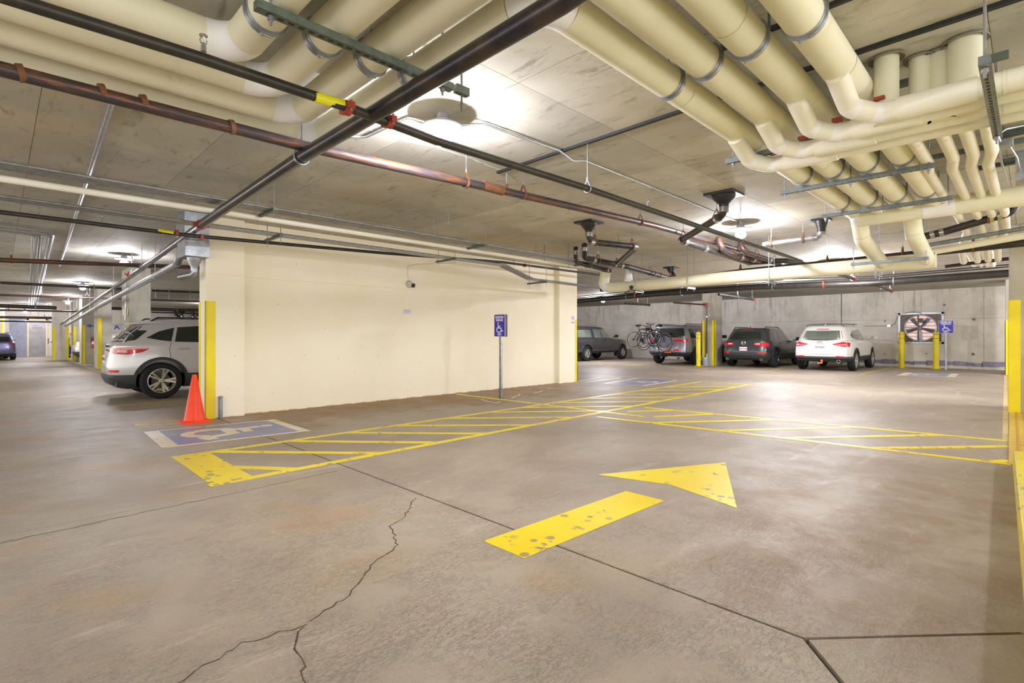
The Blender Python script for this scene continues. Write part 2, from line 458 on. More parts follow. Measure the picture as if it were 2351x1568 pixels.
# floor: dark bed with concrete slabs, joints recessed between them
bm = bm_new(); box(bm, (X0, Y0, -.2), (WX + .3, WYB + .3, -.02))
floor = struct(obj('floor', bm, 'floor_joint', smooth=False), 'grey brown concrete garage floor in large slabs')
g = .008
slabs = [
    [(X0, 4.62), (2.4 - g, 4.62), (2.4 - g, WYB + .2), (X0, WYB + .2)],
    [(X0, Y0), (-3, Y0), (2.19 - g, .49 + g), (2.4 - g, .67 + g), (2.4 - g, 4.62 - .003), (X0, 4.62 - .003)],
    [(-3 + .02, Y0), (3.1, Y0), (3.1, .03 - g), (2.4 + g * .5, .67 - 1.5 * g), (2.19 + g, .49 - g)],
    [(2.4 + g, .67 + g), (3.1 + g, .03 + g), (3.1 + g, Y0), (15.2, Y0), (15.2, 14.5), (2.4 + g, 14.5)],
    [(15.2 + .008, Y0), (WX + .2, Y0), (WX + .2, 14.5), (15.2 + .008, 14.5)],
    [(2.4 + g, 14.508), (WX + .2, 14.508), (WX + .2, WYB + .2), (2.4 + g, WYB + .2)]]
I4 = Matrix.Identity(4)
for i, p in enumerate(slabs):
    bm = bm_new(); prism(bm, p, I4, -.05, 0.0); bmesh.ops.recalc_face_normals(bm, faces=bm.faces)
    obj('slab', bm, 'floor_concrete', floor, smooth=False)
# ragged broken edge along the joint (crumbled strip)
bm = bm_new(); random.seed(3)
y = .68
while y < 8.6:
    s = random.uniform(.01, .035); x = 2.41 + random.uniform(0, .03)
    bmesh.ops.create_icosphere(bm, subdivisions=1, radius=s * .5, matrix=Matrix.Translation((x, y, -.001)) @ Matrix.Diagonal((1, 1.6, .35, 1)))
    y += random.uniform(.012, .05)
o = obj('joint_rubble', bm, 'floor_concrete', floor); o['kind'] = 'stuff'
# long cracks wandering over the near slab
def crack(pts, wd=.006):
    bm = bm_new(); P = []
    for i in range(len(pts) - 1):
        a, b = V(pts[i]), V(pts[i + 1]); n = max(2, int((b - a).length / .04))
        for k in range(n):
            q = a.lerp(b, k / n); P.append((q.x + random.uniform(-.013, .013), q.y + random.uniform(-.013, .013)))
    for i in range(len(P) - 1): stroke(bm, P[i:i + 2], wd * random.uniform(.5, 1.4), I4, .0004, .0014)
    obj('crack', bm, 'crack', floor, smooth=False)
crack([(2.33, 3.42), (2.02, 3.1), (1.86, 3.02), (1.72, 2.72), (1.5, 2.6), (1.22, 2.36), (.95, 2.25)])
crack([(.95, 2.25), (.86, 2.12), (.84, 2.02), (.80, 1.86), (.74, 1.7)])
crack([(.95, 2.25), (.72, 2.3), (.45, 2.2), (.2, 2.25)], .004)
crack([(-2, 4.3), (0, 4.46), (1.6, 4.56), (2.3, 4.6)], .004)

# ceiling
GX, GY = 1.22, 2.44
bm = bm_new(); box(bm, (X0, Y0, CEIL + .004), (WX + .3, WYB + .3, CEIL + .3))
ceiling = struct(obj('ceiling', bm, 'ceiling_groove', smooth=False), 'board marked bare concrete ceiling slab')
NX0, NX1, NY0, NY1 = 2.67 - 3 * GX, 2.67 + 10 * GX, 2.62 - 2 * GY, 2.62 + 6 * GY
first = None
for i in range(13):
    for j in range(8):
        if first is None:
            bm = bm_new(); box(bm, (.002, .002, 0), (GX - .002, GY - .002, .02))
            first = obj('panel', bm, 'ceiling_concrete', ceiling, smooth=False); o = first
        else:
            o = bpy.data.objects.new('panel', first.data); COL.objects.link(o); o.parent = ceiling
        o.location = (NX0 + i * GX, NY0 + j * GY, CEIL)
for a, b in (((X0, Y0), (NX0, WYB + .2)), ((NX1 + .004, Y0), (WX + .2, WYB + .2)), ((NX0 + .004, NY1 + .004), (NX1, WYB + .2)), ((NX0 + .004, Y0), (NX1, NY0 - .004))):
    bm = bm_new(); box(bm, (*a, CEIL), (*b, CEIL + .02)); obj('panel', bm, 'ceiling_concrete', ceiling, smooth=False)
# faint form lines on the far ceiling
# walls
def wall_panels(parent, axis, pos, a0, a1, zs, step, mat, th=.06, side=-1):
    a = a0
    while a < a1 - .01:
        b = min(a + step, a1)
        for z0, z1 in zs:
            bm = bm_new(); q = .004
            if axis == 'x': box(bm, (pos, a + q, z0 + q), (pos + th, b - q, z1 - q))
            else: box(bm, (a + q, pos, z0 + q), (b - q, pos + th, z1 - q))
            obj('panel', bm, mat, parent, smooth=False)
        a = b
bm = bm_new(); box(bm, (WX + .012, Y0, 0), (WX + .3, WYB + .3, CEIL + .1)); wr = struct(obj('wall_right', bm, 'ceiling_groove', smooth=False), 'stained bare concrete end wall behind the parked cars')
wall_panels(wr, 'x', WX, -3.6, 23.24, ((0, 1.93), (1.93, CEIL + .05)), 2.44, 'wall_concrete')
bm = bm_new(); box(bm, (WX, 23.25, 0), (WX + .06, WYB, CEIL)); box(bm, (WX, Y0, 0), (WX + .06, -3.61, CEIL)); obj('panel', bm, 'wall_concrete', wr, smooth=False)
bm = bm_new(); box(bm, (X0, WYB + .012, 0), (WX, WYB + .3, CEIL + .1)); wb = struct(obj('wall_back', bm, 'ceiling_groove', smooth=False), 'concrete back wall beyond the far columns')
wall_panels(wb, 'y', WYB, -8, 26.2, ((0, 1.93), (1.93, CEIL + .05)), 4.88, 'wall_concrete')
# blue paint band and round tie-hole patches on the end wall
bm = bm_new()
random.seed(5); y = -3.5
while y < 5.3:
    L = random.uniform(.15, .5); h = random.uniform(.12, .2); box(bm, (WX - .002, y, .11 + random.uniform(-.02, .03)), (WX + .004, y + L, .11 + h)); y += L * .96
obj('painted_band', bm, 'blue_wall_paint', wr, smooth=False)
for px, py, r in ((2032, 737, .035), (2236, 733, .055), (2234, 813, .055), (2031, 812, .03), (2127, 812, .03), (2168, 700, .04)):
    p = PX(px, py, WX); bm = bm_new(); lathe(bm, [(0, -.002), (r * .6, -.002), (r, -.006), (r, .01), (0, .01)], p, (1, 0, 0), 14); obj('tie_hole_patch', bm, 'tie_hole', wr)
y_ = PX(1932, 700, WX).y; bm = bm_new(); box(bm, (WX - .006, y_ - .02, 0), (WX + .002, y_ + .02, CEIL)); obj('expansion_joint', bm, 'tie_hole', wr, smooth=False)
# cream wall in the middle
bm = bm_new(); box(bm, (2.79, 8.98, 0), (10.57, 9.20, CEIL + .02)); box(bm, (2.24, 8.85, 0), (2.79, 9.20, CEIL + .02), .006); box(bm, (10.57, 8.85, 0), (11.33, 9.20, CEIL + .02), .006)
wm = struct(obj('wall_middle', bm, 'cream_wall_paint', smooth=False), 'cream painted wall with shallow pilasters at both ends')
def groove(parent, p0, p1, wd=.006):   # shallow form line
    bm = bm_new(); obox(bm, p0, p1, .003, wd, (0, 0, 1) if abs(p0[2] - p1[2]) < .01 else (1, 0, 0)); obj('form_line', bm, 'cream_trim', parent, smooth=False)
for z in (2.22,): groove(wm, (2.8, 8.979, z), (10.56, 8.979, z)); groove(wm, (2.25, 8.849, z), (2.78, 8.849, z)); groove(wm, (10.58, 8.849, z), (11.32, 8.849, z))
def yellow_corner(parent, x0, x1, y0, y1, z1, z0=0.0, name='corner_guard', mat='yellow_post'):
    bm = bm_new(); box(bm, (x0, y0, z0), (x1, y1, z1)); return obj(name, bm, mat, parent, smooth=False)
yellow_corner(wm, 2.232, 2.37, 8.842, 8.86, 1.80); yellow_corner(wm, 2.232, 2.25, 8.842, 8.90, 1.80); yellow_corner(wm, 2.232, 2.25, 9.14, 9.208, 1.80)
yellow_corner(wm, 11.24, 11.338, 8.842, 8.86, 1.72); yellow_corner(wm, 11.32, 11.338, 8.842, 8.95, 1.72)
# columns: concrete with yellow corner guards
def column(n, x0, x1, y0, y1, label, zt=1.8, guards=((0, 0), (1, 0)), mat='column_concrete'):
    bm = bm_new(); box(bm, (x0, y0, 0), (x1, y1, CEIL + .02), .012); c = obj('column', bm, mat, smooth=False); tag(c, label, 'column')
    for gx, gy in guards:
        cx = x1 if gx else x0; cy = y1 if gy else y0; w_ = .11; e = .008
        b2 = bm_new(); sx = -1 if gx else 1; sy = -1 if gy else 1
        box(b2, (cx - e * sx, cy - e * sy, 0), (cx + w_ * sx, cy + e * sy, zt)); box(b2, (cx - e * sx, cy - e * sy, 0), (cx + e * sx, cy + w_ * sy, zt))
        obj('corner_guard', b2, 'yellow_post', c, smooth=False)
    return c
column(1, 2.49, 2.97, 17.0, 18.2, 'first concrete column behind the silver car, yellow corner guards', 1.62)
cB = column(2, 2.72, 3.14, 25.2, 26.4, 'second concrete column down the left row, tall yellow guard', 1.95, ((0, 0),))
cC = column(3, 2.72, 3.70, 30.5, 31.6, 'wide third column down the left row with blue arrow stencil', 1.75, ((0, 0),))
cD2 = column(4, 2.70, 3.0, 34.2, 35.2, 'narrow fourth column down the left row beside parked white car', 1.75, ((0, 0),))
cD = column(5, 2.02, 2.66, 36.0, 36.5, 'pale column with red notice sign beyond the left row', 1.75, ((0, 0), (1, 0)), 'wall_concrete')
cR = column(6, 11.9, 12.9, -.75, .275, 'right edge concrete column with wide yellow corner guard', 1.86, ((0, 1),))
for ch in cR.children: bpy.data.objects.remove(ch)
bm = bm_new(); box(bm, (11.89, .135, 0), (11.90, .285, 1.86)); box(bm, (11.89, .275, 0), (12.05, .285, 1.86)); obj('corner_guard', bm, 'yellow_post', cR, smooth=False)
cR2 = column(7, 23.3, 24.2, -.4, .62, 'farther right edge column with yellow guard beside the end wall', 1.78, ((0, 1),))
cM = column(8, 21.6, 22.4, 9.53, 10.07, 'concrete column with drain pipe between parked dark cars', 1.95, ((0, 1), (0, 0)))
cL = column(9, -1.2, .28, 41.0, 41.6, 'yellow streaked column at the far left edge', .1, ())
bm = bm_new()
for q in range(5): box(bm, (-.35 + q * .125, 40.99, 0), (-.29 + q * .125, 41.0, 2.3))
obj('yellow_stripe', bm, 'yellow_post', cL, smooth=False)
# downpipe on middle column
t = thing('sprinkler_riser', 'thin riser pipe with red fittings on column face between parked cars', 'pipe', (21.5, 9.83, 0))
bm = bm_new(); sweep(bm, [(21.53, 9.83, .35), (21.53, 9.83, 2.62)], .03, 8); obj('pipe', bm, 'rusty_pipe', t)
bm = bm_new(); sweep(bm, [(21.53, 9.83, 2.5), (21.53, 9.83, 2.68)], .055, 10); obj('coupling', bm, 'orange_coupling', t)
bm = bm_new(); sweep(bm, [(21.53, 9.83, 2.6), (21.2, 11.2, 2.74)], .035, 8); obj('branch_pipe', bm, 'rusty_pipe', t)
bm = bm_new(); sweep(bm, [(21.53, 9.83, .30), (21.53, 9.83, .5)], .05, 10); sweep(bm, [(21.53, 9.83, 2.05), (21.53, 9.83, 2.12)], .05, 10); obj('valve', bm, 'galvanized', t)
bm = bm_new(); lathe(bm, [(0, 0), (.13, 0), (.135, .02), (.125, .1), (.135, .12), (.125, .2), (.135, .23), (.125, .33), (.12, .36), (0, .36)], (21.38, 9.83, 0)); tag(obj('drum', bm, 'grey_bucket'), 'small grey ribbed drum under the riser pipe between cars', 'drum')

# ------------------------------------------------------------------ floor markings
def marking(name, label, polys, mat, z=.003, cat='floor marking'):
    bm = bm_new()
    for i, p in enumerate(polys):
        ar = sum(p[j][0] * p[(j + 1) % len(p)][1] - p[(j + 1) % len(p)][0] * p[j][1] for j in range(len(p)))
        prism(bm, p if ar > 0 else p[::-1], I4, .0008, z + i * .00012)
    return tag(obj(name, bm, mat, smooth=False), label, cat)
def line(a, b, wd, e0=0, e1=0):
    a, b = V(a), V(b); d = (b - a).normalized(); s = V((-d.y, d.x)) * wd / 2; a = a - d * e0; b = b + d * e1
    return [tuple(a - s), tuple(b - s), tuple(b + s), tuple(a + s)]
# hatched access aisle
aA, aB = 4.87, 6.37
al = [line((1.27, aA + .05), (13.9, 5.20), .10), line((1.30, aB - .05), (13.7, 6.45), .10), line((1.46, aA), (1.46, aB), .34), line((13.8, 5.16), (13.7, 6.5), .10)]
def Fp(px, py): q = PZ(px, py, 0); return (q.x, q.y)
HW = [((483, 1071), (700, 1078)), ((497, 1037), (905, 1041)), ((690, 1013), (1060, 1017)), ((855, 994), (1185, 996)), ((1000, 977), (1270, 976)), ((1075, 960), (1345, 958)), ((1170, 946), (1450, 943)),
      ((1260, 935), (1497, 932)), ((1330, 924), (1550, 921)), ((1390, 914), (1590, 911)), ((1440, 905), (1630, 903)), ((1485, 897), (1665, 894)), ((1530, 889), (1690, 888)), ((1575, 882), (1710, 883))]
def cut(a, b, c, d):
    x1, y1, x2, y2, x3, y3, x4, y4 = *a, *b, *c, *d; D = (x1 - x2) * (y3 - y4) - (y1 - y2) * (x3 - x4); t_ = ((x1 - x3) * (y3 - y4) - (y1 - y3) * (x3 - x4)) / D
    return (x1 + t_ * (x2 - x1), y1 + t_ * (y2 - y1)), t_
def hatch(a, b, lines, wd=.105):
    A, B = Fp(*a), Fp(*b); t0, t1 = -.25, 1.25; p0, p1 = A, B; best0, best1 = None, None
    for c, d in lines:
        p, t_ = cut(A, B, c, d)
        if abs(t_) < .35 and (best0 is None or abs(t_) < abs(best0)): best0 = t_; p0 = p
        if abs(t_ - 1) < .35 and (best1 is None or abs(t_ - 1) < abs(best1 - 1)): best1 = t_; p1 = p
    return line(p0, p1, wd)
EDG = [((1.27, aA + .05), (13.9, 5.20)), ((1.30, aB - .05), (13.7, 6.45)), ((1.6, aA), (1.6, aB))]
for a, b in HW[:13]: al.append(hatch(a, b, EDG))
marking('hatched_aisle', 'long yellow hatched access aisle parallel to the cream wall', al, 'yellow_floor_paint')
# second hatched band to the right
far_a, far_b = Fp(1480, 936), Fp(2316, 1013); near_a, near_b = Fp(1372, 957), Fp(2320, 1066)
b2 = [line(far_a, far_b, .10), line(near_a, near_b, .10), line(Fp(1048, 905), Fp(1480, 957), .10)]
for a, b in (((1500, 957), (1655, 950)), ((1520, 970), (1790, 964)), ((1655, 989), (1975, 981)), ((1810, 1006), (2150, 999)), ((2010, 1029), (2316, 1025)), ((1440, 945), (1560, 942)), ((2262, 1061), (2320, 1058))):
    b2.append(hatch(a, b, [(far_a, far_b), (near_a, near_b)], .10))
marking('hatched_walkway', 'yellow hatched walkway crossing the lane toward the right column', b2, 'yellow_floor_paint', .0034)
# arrow
arrow = thing('floor_arrow', 'big worn yellow direction arrow painted across the floor joint', 'floor marking', (3.0, 2.4, 0))
for nme, pp in (('arrow_shaft', ((1110, 1243), (1437, 1128), (1525, 1150), (1204, 1282))), ('arrow_head', ((1372, 1090), (1665, 1062), (1692, 1167), (1540, 1113)))):
    q = [Fp(*p) for p in pp]; ar = sum(q[j][0] * q[(j + 1) % 4][1] - q[(j + 1) % 4][0] * q[j][1] for j in range(4))
    obj(nme, prism(bm_new(), q if ar > 0 else q[::-1], I4, .0008, .003), 'yellow_floor_paint', arrow, smooth=False)
# handicap patch near
def access_patch(name, label, A, B, C, D, th, symdir):
    """A far-left, B near-left, C near-right, D far-right in floor coordinates"""
    t = tag(obj(name, prism(bm_new(), [A, B, C, D], I4, .0008, .003), 'cream_floor_paint', smooth=False), label, 'floor marking')
    A, B, C, D = map(V, (A, B, C, D))
    L = ((C - B).length + (D - A).length) / 2; W_ = (A - B).length
    fx, fy, f2 = th / L, th / W_ * .4, (th * .25) / L
    def uv(u, v): return tuple((A * (1 - u) + D * u) * (v) + (B * (1 - u) + C * u) * (1 - v))
    bm = prism(bm_new(), [uv(fx, fy), uv(1 - fx * .8, fy), uv(1 - fx * .8, 1 - fy), uv(fx, 1 - fy)], I4, .001, .0042)
    obj('blue_field', bm, 'blue_floor_paint', t, smooth=False)
    o_ = V(uv(*symdir[0])); up = (V(uv(*symdir[1])) - o_); h = up.length; r_ = (V(uv(*symdir[2])) - o_).normalized(); w_ = symdir[3]
    upn = up.normalized()
    m = Matrix(((r_.x * w_, up.x, 0, o_.x), (r_.y * w_, up.y, 0, o_.y), (0, 0, 1, 0), (0, 0, 0, 1)))
    bm = wheelchair(bm_new(), m, .0012, .0052, .135); bmesh.ops.recalc_face_normals(bm, faces=bm.faces)
    obj('access_symbol', bm, 'cream_floor_paint', t, smooth=False); return t
PQ = [Fp(*p) for p in ((330, 992), (373, 1029), (713, 989), (630, 963))]
access_patch('access_symbol_patch', 'large blue and cream wheelchair patch by the cone', *PQ, .16, ((.22, .5), (.86, .5), (.22, 0.), .95))
PQ = [Fp(*p) for p in ((1460, 868), (1385, 880), (1480, 886), (1557, 874))]
access_patch('access_symbol_patch', 'faded wheelchair patch beyond the hatched aisle end', *PQ, .12, ((.85, .5), (.2, .5), (.85, 1.), .8))
PQ = [Fp(*p) for p in ((2077, 855), (2058, 862), (2192, 866), (2202, 858))]
access_patch('access_symbol_patch', 'small blue wheelchair patch in front of the wall fan', *PQ, .25, ((.2, .5), (.86, .5), (.2, 0.), .9))
# stall lines
def stall(label, a, b, wd=.1, mat='faded_yellow_paint', grp=None):
    o = marking('stall_line', label, [line(Fp(*a), Fp(*b), wd)], mat, .0028)
    return o
stall('thin yellow stall line left of the bicycle-laden vehicle', (1433, 841), (1520, 831))
stall('yellow stall line under the bollard between dark cars', (1560, 845), (1640, 838))
stall('yellow stall line between the charcoal and white cars', (1765, 851), (1860, 835))
stall('yellow stall line right of the white car', (1976, 859), (2050, 843), .12)
stall('yellow stall line along the side of the silver car', (253, 933), (462, 917), .08)
stall('pale line end under the silver car bumper', (198, 888), (300, 884), .12)
stall('faded white line in front of pale van patch', (220, 908), (330, 903), .07, 'cream_floor_paint')
marking('stall_line', 'double yellow stall line ending at the cone', [line(Fp(305, 973), Fp(458, 962), .05), line(Fp(318, 979), Fp(480, 967), .05), line(Fp(310, 976), Fp(345, 973.5), .14)], 'faded_yellow_paint', .0028)
marking('bay_outline', 'white painted bay outline past the end of the cream wall', [line(Fp(1328, 875), Fp(1380, 866), .07), line(Fp(1340, 878), Fp(1425, 868), .07), line(Fp(1380, 866), Fp(1425, 868), .07)], 'cream_floor_paint', .0028)
# spilled white paint on the stained floor
bm = bm_new(); random.seed(11)
for pts in (((1105, 917), (1120, 922), (1140, 925), (1148, 922)), ((1175, 914), (1183, 910), (1191, 908), (1193, 905)), ((1225, 903), (1238, 900), (1246, 897)), ((1256, 890), (1268, 892), (1282, 891))):
    stroke(bm, [Fp(*p) for p in pts], .035, I4, .0008, .0022)
tag(obj('paint_spill', bm, 'cream_floor_paint', smooth=False), 'wandering white paint spills on the brown stained floor', 'paint spill')

# ------------------------------------------------------------------ curb and tactile strip on the right edge
bm = bm_new(); prism(bm, [(1.0, -.045), (1.0, -1.6), (7.05, -1.6), (7.05, .135)], I4, 0, .15); bmesh.ops.recalc_face_normals(bm, faces=bm.faces); bmesh.ops.bevel(bm, geom=[e for e in bm.edges if min(v.co.z for v in e.verts) > .1], offset=.018, segments=3, affect='EDGES')
t = tag(obj('curb', bm, 'curb_yellow'), 'thick yellow painted curb running out at the right edge', 'curb')
bm = bm_new(); prism(bm, [(7.1, -1.5), (11.85, -1.5), (11.85, .27), (7.1, .165)], I4, 0, .010); bmesh.ops.recalc_face_normals(bm, faces=bm.faces); t = tag(obj('tactile_strip', bm, 'tactile_yellow', smooth=False), 'worn yellow ramp strip with orange ridges before the column', 'ramp strip')
for j in range(7):
    b2_ = bm_new(); y = .10 - j * .085; prism(b2_, [(7.12, y - .028), (11.83, y + .075), (11.83, y + .095), (7.12, y - .008)], I4, .010, .017); bmesh.ops.recalc_face_normals(b2_, faces=b2_.faces); obj('ridge', b2_, 'tactile_groove', t, smooth=False)
bm = bm_new(); prism(bm, [Fp(2301, 1010), Fp(2316, 1010), Fp(2312, 862), Fp(2305, 862)], I4, .0008, .003); bmesh.ops.recalc_face_normals(bm, faces=bm.faces)
tag(obj('edge_line', bm, 'faded_edge_paint', smooth=False), 'faded yellow edge line beside the right columns', 'floor marking')

# ------------------------------------------------------------------ lamps
LAMPS = [(2.6, 3.43, 'bright round ceiling lamp nearest the viewer'), (8.48, 3.31, 'bright ceiling lamp hanging over the drain pipes'), (18.2, 6.0, 'ceiling lamp above the lane behind the black pipe run'),
         (20, 14.1, 'small far ceiling lamp over the pickup truck'), (2.0, 14.3, 'ceiling lamp above the silver car row'), (2.05, 22.8, 'second ceiling lamp down the left aisle'),
         (2.3, 31.5, 'third ceiling lamp down the left aisle'), (2.62, 40.0, 'farthest ceiling lamp of the left aisle'), (1.1, 40.2, 'far ceiling lamp near the elevator doors'),
         (-4.0, 3.4, 'added unseen ceiling lamp behind the viewer'), (9.0, 15.5, 'added unseen ceiling lamp behind the cream wall'), (14.0, 24.0, 'added unseen ceiling lamp deep behind the cream wall'), (-4.0, 20.0, 'added unseen ceiling lamp in the left bays'), (14.2, -2.6, 'added unseen ceiling lamp past the right column'),  # these lamps are out of view, added to even out the brightness
         (5.2, -2.6, 'added unseen ceiling lamp over the curb'), (21.5, -2.2, 'added unseen ceiling lamp between the two right columns'), (8.5, 33., 'added unseen ceiling lamp by the back wall'), (14.2, 3.4, 'ceiling lamp hidden behind the low cream header')]  # curb, right column and back wall lamps are unseen, added as fill
LZ = {7: 2.66, 6: 2.78, 8: 2.60}
proto = None
for i, (x, y, lb) in enumerate(LAMPS):
    z = LZ.get(i, CEIL - .225)
    if proto is None:
        t = thing('ceiling_lamp', lb, 'lamp', (x, y, z), 'round ceiling lamps')
        bm = bm_new(); lathe(bm, [(.03, .112), (.165, .10), (.175, .108), (.17, .118), (.03, .125)], (0, 0, 0), n=40); obj('reflector_ring', bm, 'reflector_plate', t, local=True)
        bm = bm_new(); lathe(bm, [(.0, .22), (.045, .235), (.045, .19), (.06, .18), (.06, .09), (.045, .08), (0, .08)], n=24); obj('housing', bm, 'reflector_plate', t, local=True)
        bm = bm_new(); bmesh.ops.create_icosphere(bm, subdivisions=2, radius=.085, matrix=Matrix.Translation((0, 0, .015)) @ Matrix.Diagonal((1, 1, .7, 1))); obj('bulb', bm, 'bulb_glow', t, local=True)
        proto = t
    else:
        t = proto.copy(); COL.objects.link(t); t.location = (x, y, z); t['label'] = lb
        for ch in proto.children:
            c = ch.copy(); COL.objects.link(c); c.parent = t
            if LAMPS[i][0] in (18.2, 20, 14.2, 21.5) and ch.name.startswith('bulb'): c.data = ch.data.copy(); c.data.materials[0] = M['bulb_strong']
bm = bm_new(); random.seed(4); P_ = [PZ(*q, CEIL) for q in ((832, 290), (905, 318), (1000, 338), (1080, 363), (1160, 395))]
for a_, b_ in zip(P_, P_[1:]):
    for q in range(8):
        c0 = a_.lerp(b_, q / 8); c1 = a_.lerp(b_, (q + 1) / 8); stroke(bm, [(c0.x, c0.y + random.uniform(-.012, .012)), (c1.x, c1.y + random.uniform(-.012, .012))], random.uniform(.004, .014), I4, CEIL - .001, CEIL + .001)
o = obj('mineral_streak', bm, 'sign_white', ceiling, smooth=False)
# black slots / strips in the ceiling
def strip(label, a, b, wd=.035, z=CEIL, mat='black_strip'):
    bm = bm_new(); obox(bm, (a[0], a[1], z - .012), (b[0], b[1], z - .012), wd, .024); return tag(obj('ceiling_strip', bm, mat, smooth=False), label, 'strip')
strip('long black strip across the ceiling beyond the nearest lamp', (3.95, 4.2), (3.9, .0))
strip('black strip above the cream pipes at top right', (3.25, 1.55), (3.25, -.4), .03)
strip('black strip above the pipes at top centre', (1.7, 3.5), (1.7, 2.0), .03)

# ================================================================== PIPES
def ins_pipe(label, pts, r, R=None, mat='pipe_jacket', emat='white_elbow', name='insulated_pipe', group=None, seams=1.0, jmin=.3, cat='pipe'):
    pts = [V(p) for p in pts]
    t = thing(name, label, cat, tuple(pts[0]), group); R = R or r * 1.9
    for k, q in fillet(pts, R):
        if k == 's':
            if (q[0] - q[1]).length < .01: continue
            bm = bm_new(); sweep(bm, q, r, 20); d = (q[1] - q[0]); L = d.length; d.normalize(); s = seams
            while seams and s < L - .1:
                c = q[0] + d * s; sweep(bm, [c - d * .006, c + d * .006], r + .0025, 20, False); s += seams
            obj('pipe_section', bm, mat, t)
        else:
            bend = (q[1] - q[0]).angle(q[-1] - q[-2])
            bm = bm_new(); sweep(bm, q, r * 1.015, 20); obj('elbow', bm, emat if bend > jmin else mat, t)
    return t
def clamp(t, c, d, r, mat='galvanized'):
    c, d = V(c), V(d).normalized(); bm = bm_new()
    sweep(bm, [c - d * .03, c + d * .03], r + .005, 20); sweep(bm, [c - d * .008, c + d * .008], r + .012, 20)
    p = c + V((0, 0, -r - .012)); s = d.cross(V((0, 0, 1)))
    sweep(bm, [p - s * .03, p + s * .03], .006, 6); sweep(bm, [p - s * .02 - V((0, 0, .012)), p - s * .02 + V((0, 0, .014))], .007, 6)
    obj('clamp', bm, mat, t)
    bm = bm_new(); side = c - s * (r + .008) if s.length else c; sweep(bm, [c + V((0, 0, r)), (c.x, c.y, CEIL)], .005, 6)
    obox(bm, c + s * (r + .006) + V((0, 0, .0)), c + s * (r + .006) + V((0, 0, CEIL - c.z)), .012, .012, (1, 0, 0)); obj('hanger_strap', bm, 'strut_steel', t, smooth=False)
def clevis(t, c, d, r, mat='rust', rod='galvanized', zc=None):
    """pear shaped hanger ring round a pipe at c with axis d plus a rod up to the ceiling"""
    c, d = V(c), V(d).normalized(); s = d.cross(V((0, 0, 1))); s.normalize(); h = r * 2.1
    P = [c + s * (r + .006) * math.sin(a) + V((0, 0, -(r + .006) * math.cos(a))) for a in [math.radians(x) for x in range(-115, 116, 23)]]
    P = [c + V((0, 0, h + .02))] + P + [c + V((0, 0, h + .02))]
    bm = bm_new()
    for i in range(len(P) - 1): obox(bm, P[i], P[i + 1], .018 if r < .04 else .026, .005, (P[i] + P[i + 1]) / 2 - c)
    obj('hanger_ring', bm, mat, t, smooth=False)
    bm = bm_new(); sweep(bm, [c + V((0, 0, h)), V((c.x, c.y, zc or CEIL))], .005, 6); sweep(bm, [c + V((0, 0, h + .01)), c + V((0, 0, h + .035))], .011, 6)
    obj('hanger_rod', bm, rod, t)
Zp = 2.93; RP = .10
PYS = (1.68, 1.40, 1.12, .84)
PXS = (1.88, 1.58, 1.28, .98)
PAS = (4.20, 3.88, 3.56, 3.24)
nm = ('first', 'second', 'third', 'fourth')
desc = ('nearest the lamp', 'second from the lamp', 'third from the lamp', 'farthest from the lamp')
for i in range(4):
    y = PYS[i]
    pts = [(X0 + 5, PAS[i], Zp), (PXS[i], PAS[i], Zp), (PXS[i], y, Zp)]
    if i == 0: pts += [(9.0, y, Zp)]
    if i == 1: pts += [(8.15, y, Zp), (8.15, y, 2.84), (8.15, y - .2, 2.84)]
    if i == 2: pts += [(9.1, y, Zp)]
    if i == 3: pts += [(8.0, y, Zp)]
    lb = 'thick cream insulated pipe with white elbow, ' + desc[i] + ' among four parallel runs'
    if i in (0, 2):      # drops and slants down to the low header
        pts = pts[:-1] + [(8.35 if i == 0 else 8.5, y, Zp), (8.6 if i == 0 else 8.75, y, 2.62), (9.95, y, 2.42)]
    t = ins_pipe(lb, pts, RP, .17, seams=1.25, jmin=.9)
    clamp(t, ((3.12, 3.04, 2.99, 2.99)[i], y, Zp), (1, 0, 0), RP)
    clamp(t, (PXS[i], 2.78 , Zp), (0, 1, 0), RP)
    clamp(t, (5.86, y, Zp), (1, 0, 0), RP); clamp(t, (7.4, y, Zp), (1, 0, 0), RP)
# small white taps turning off the big pipes into the crossing headers
TX = (4.60, 4.40, 4.20, 4.02)
for i in range(4):
    y = PYS[i]; x = TX[i]
    pts = [(x - .40, y, Zp - .07), (x - .12, y - .01, 2.74), (x - .0, y - .14, 2.70), (x, y - .4, 2.70), (x, -1.6, 2.70)]
    t = ins_pipe('white jacketed branch pipe bending off the ' + nm[i] + ' cream pipe to the right edge', pts, .062, .1, 'small_pipe_jacket', name='branch_pipe', seams=.55, jmin=.2)
    bm = bm_new(); sweep(bm, [(x, y - .24, 2.70), (x, y - .62, 2.70)], .070, 18); obj('insulation_sleeve', bm, 'small_pipe_jacket', t)
    bm = bm_new(); box(bm, (x + .02, y - .17, 2.80), (x + .08, y - .11, 2.82)); obj('red_tag', bm, 'orange_coupling', t, smooth=False)
# small pipes running on beyond the headers
QY = (.70, .52, .385, .265)
for i, y in enumerate(QY):
    a = [(4.5, y - .03, 2.83), (6.1, y - .02, 2.87), (6.6, y + .03, 2.90), (8.25, y + .03, 2.90), (8.9, y - .02, 2.84), (10.4, y, 2.84), (11.2, y + .12, 2.72), (11.9, y + .14, 2.55)]
    ins_pipe('slim cream pipe, ' + nm[i] + ' from the left of four in the small bundle at right', a, .046, .14, 'small_pipe_jacket', 'small_pipe_jacket', 'slim_pipe', seams=.8)
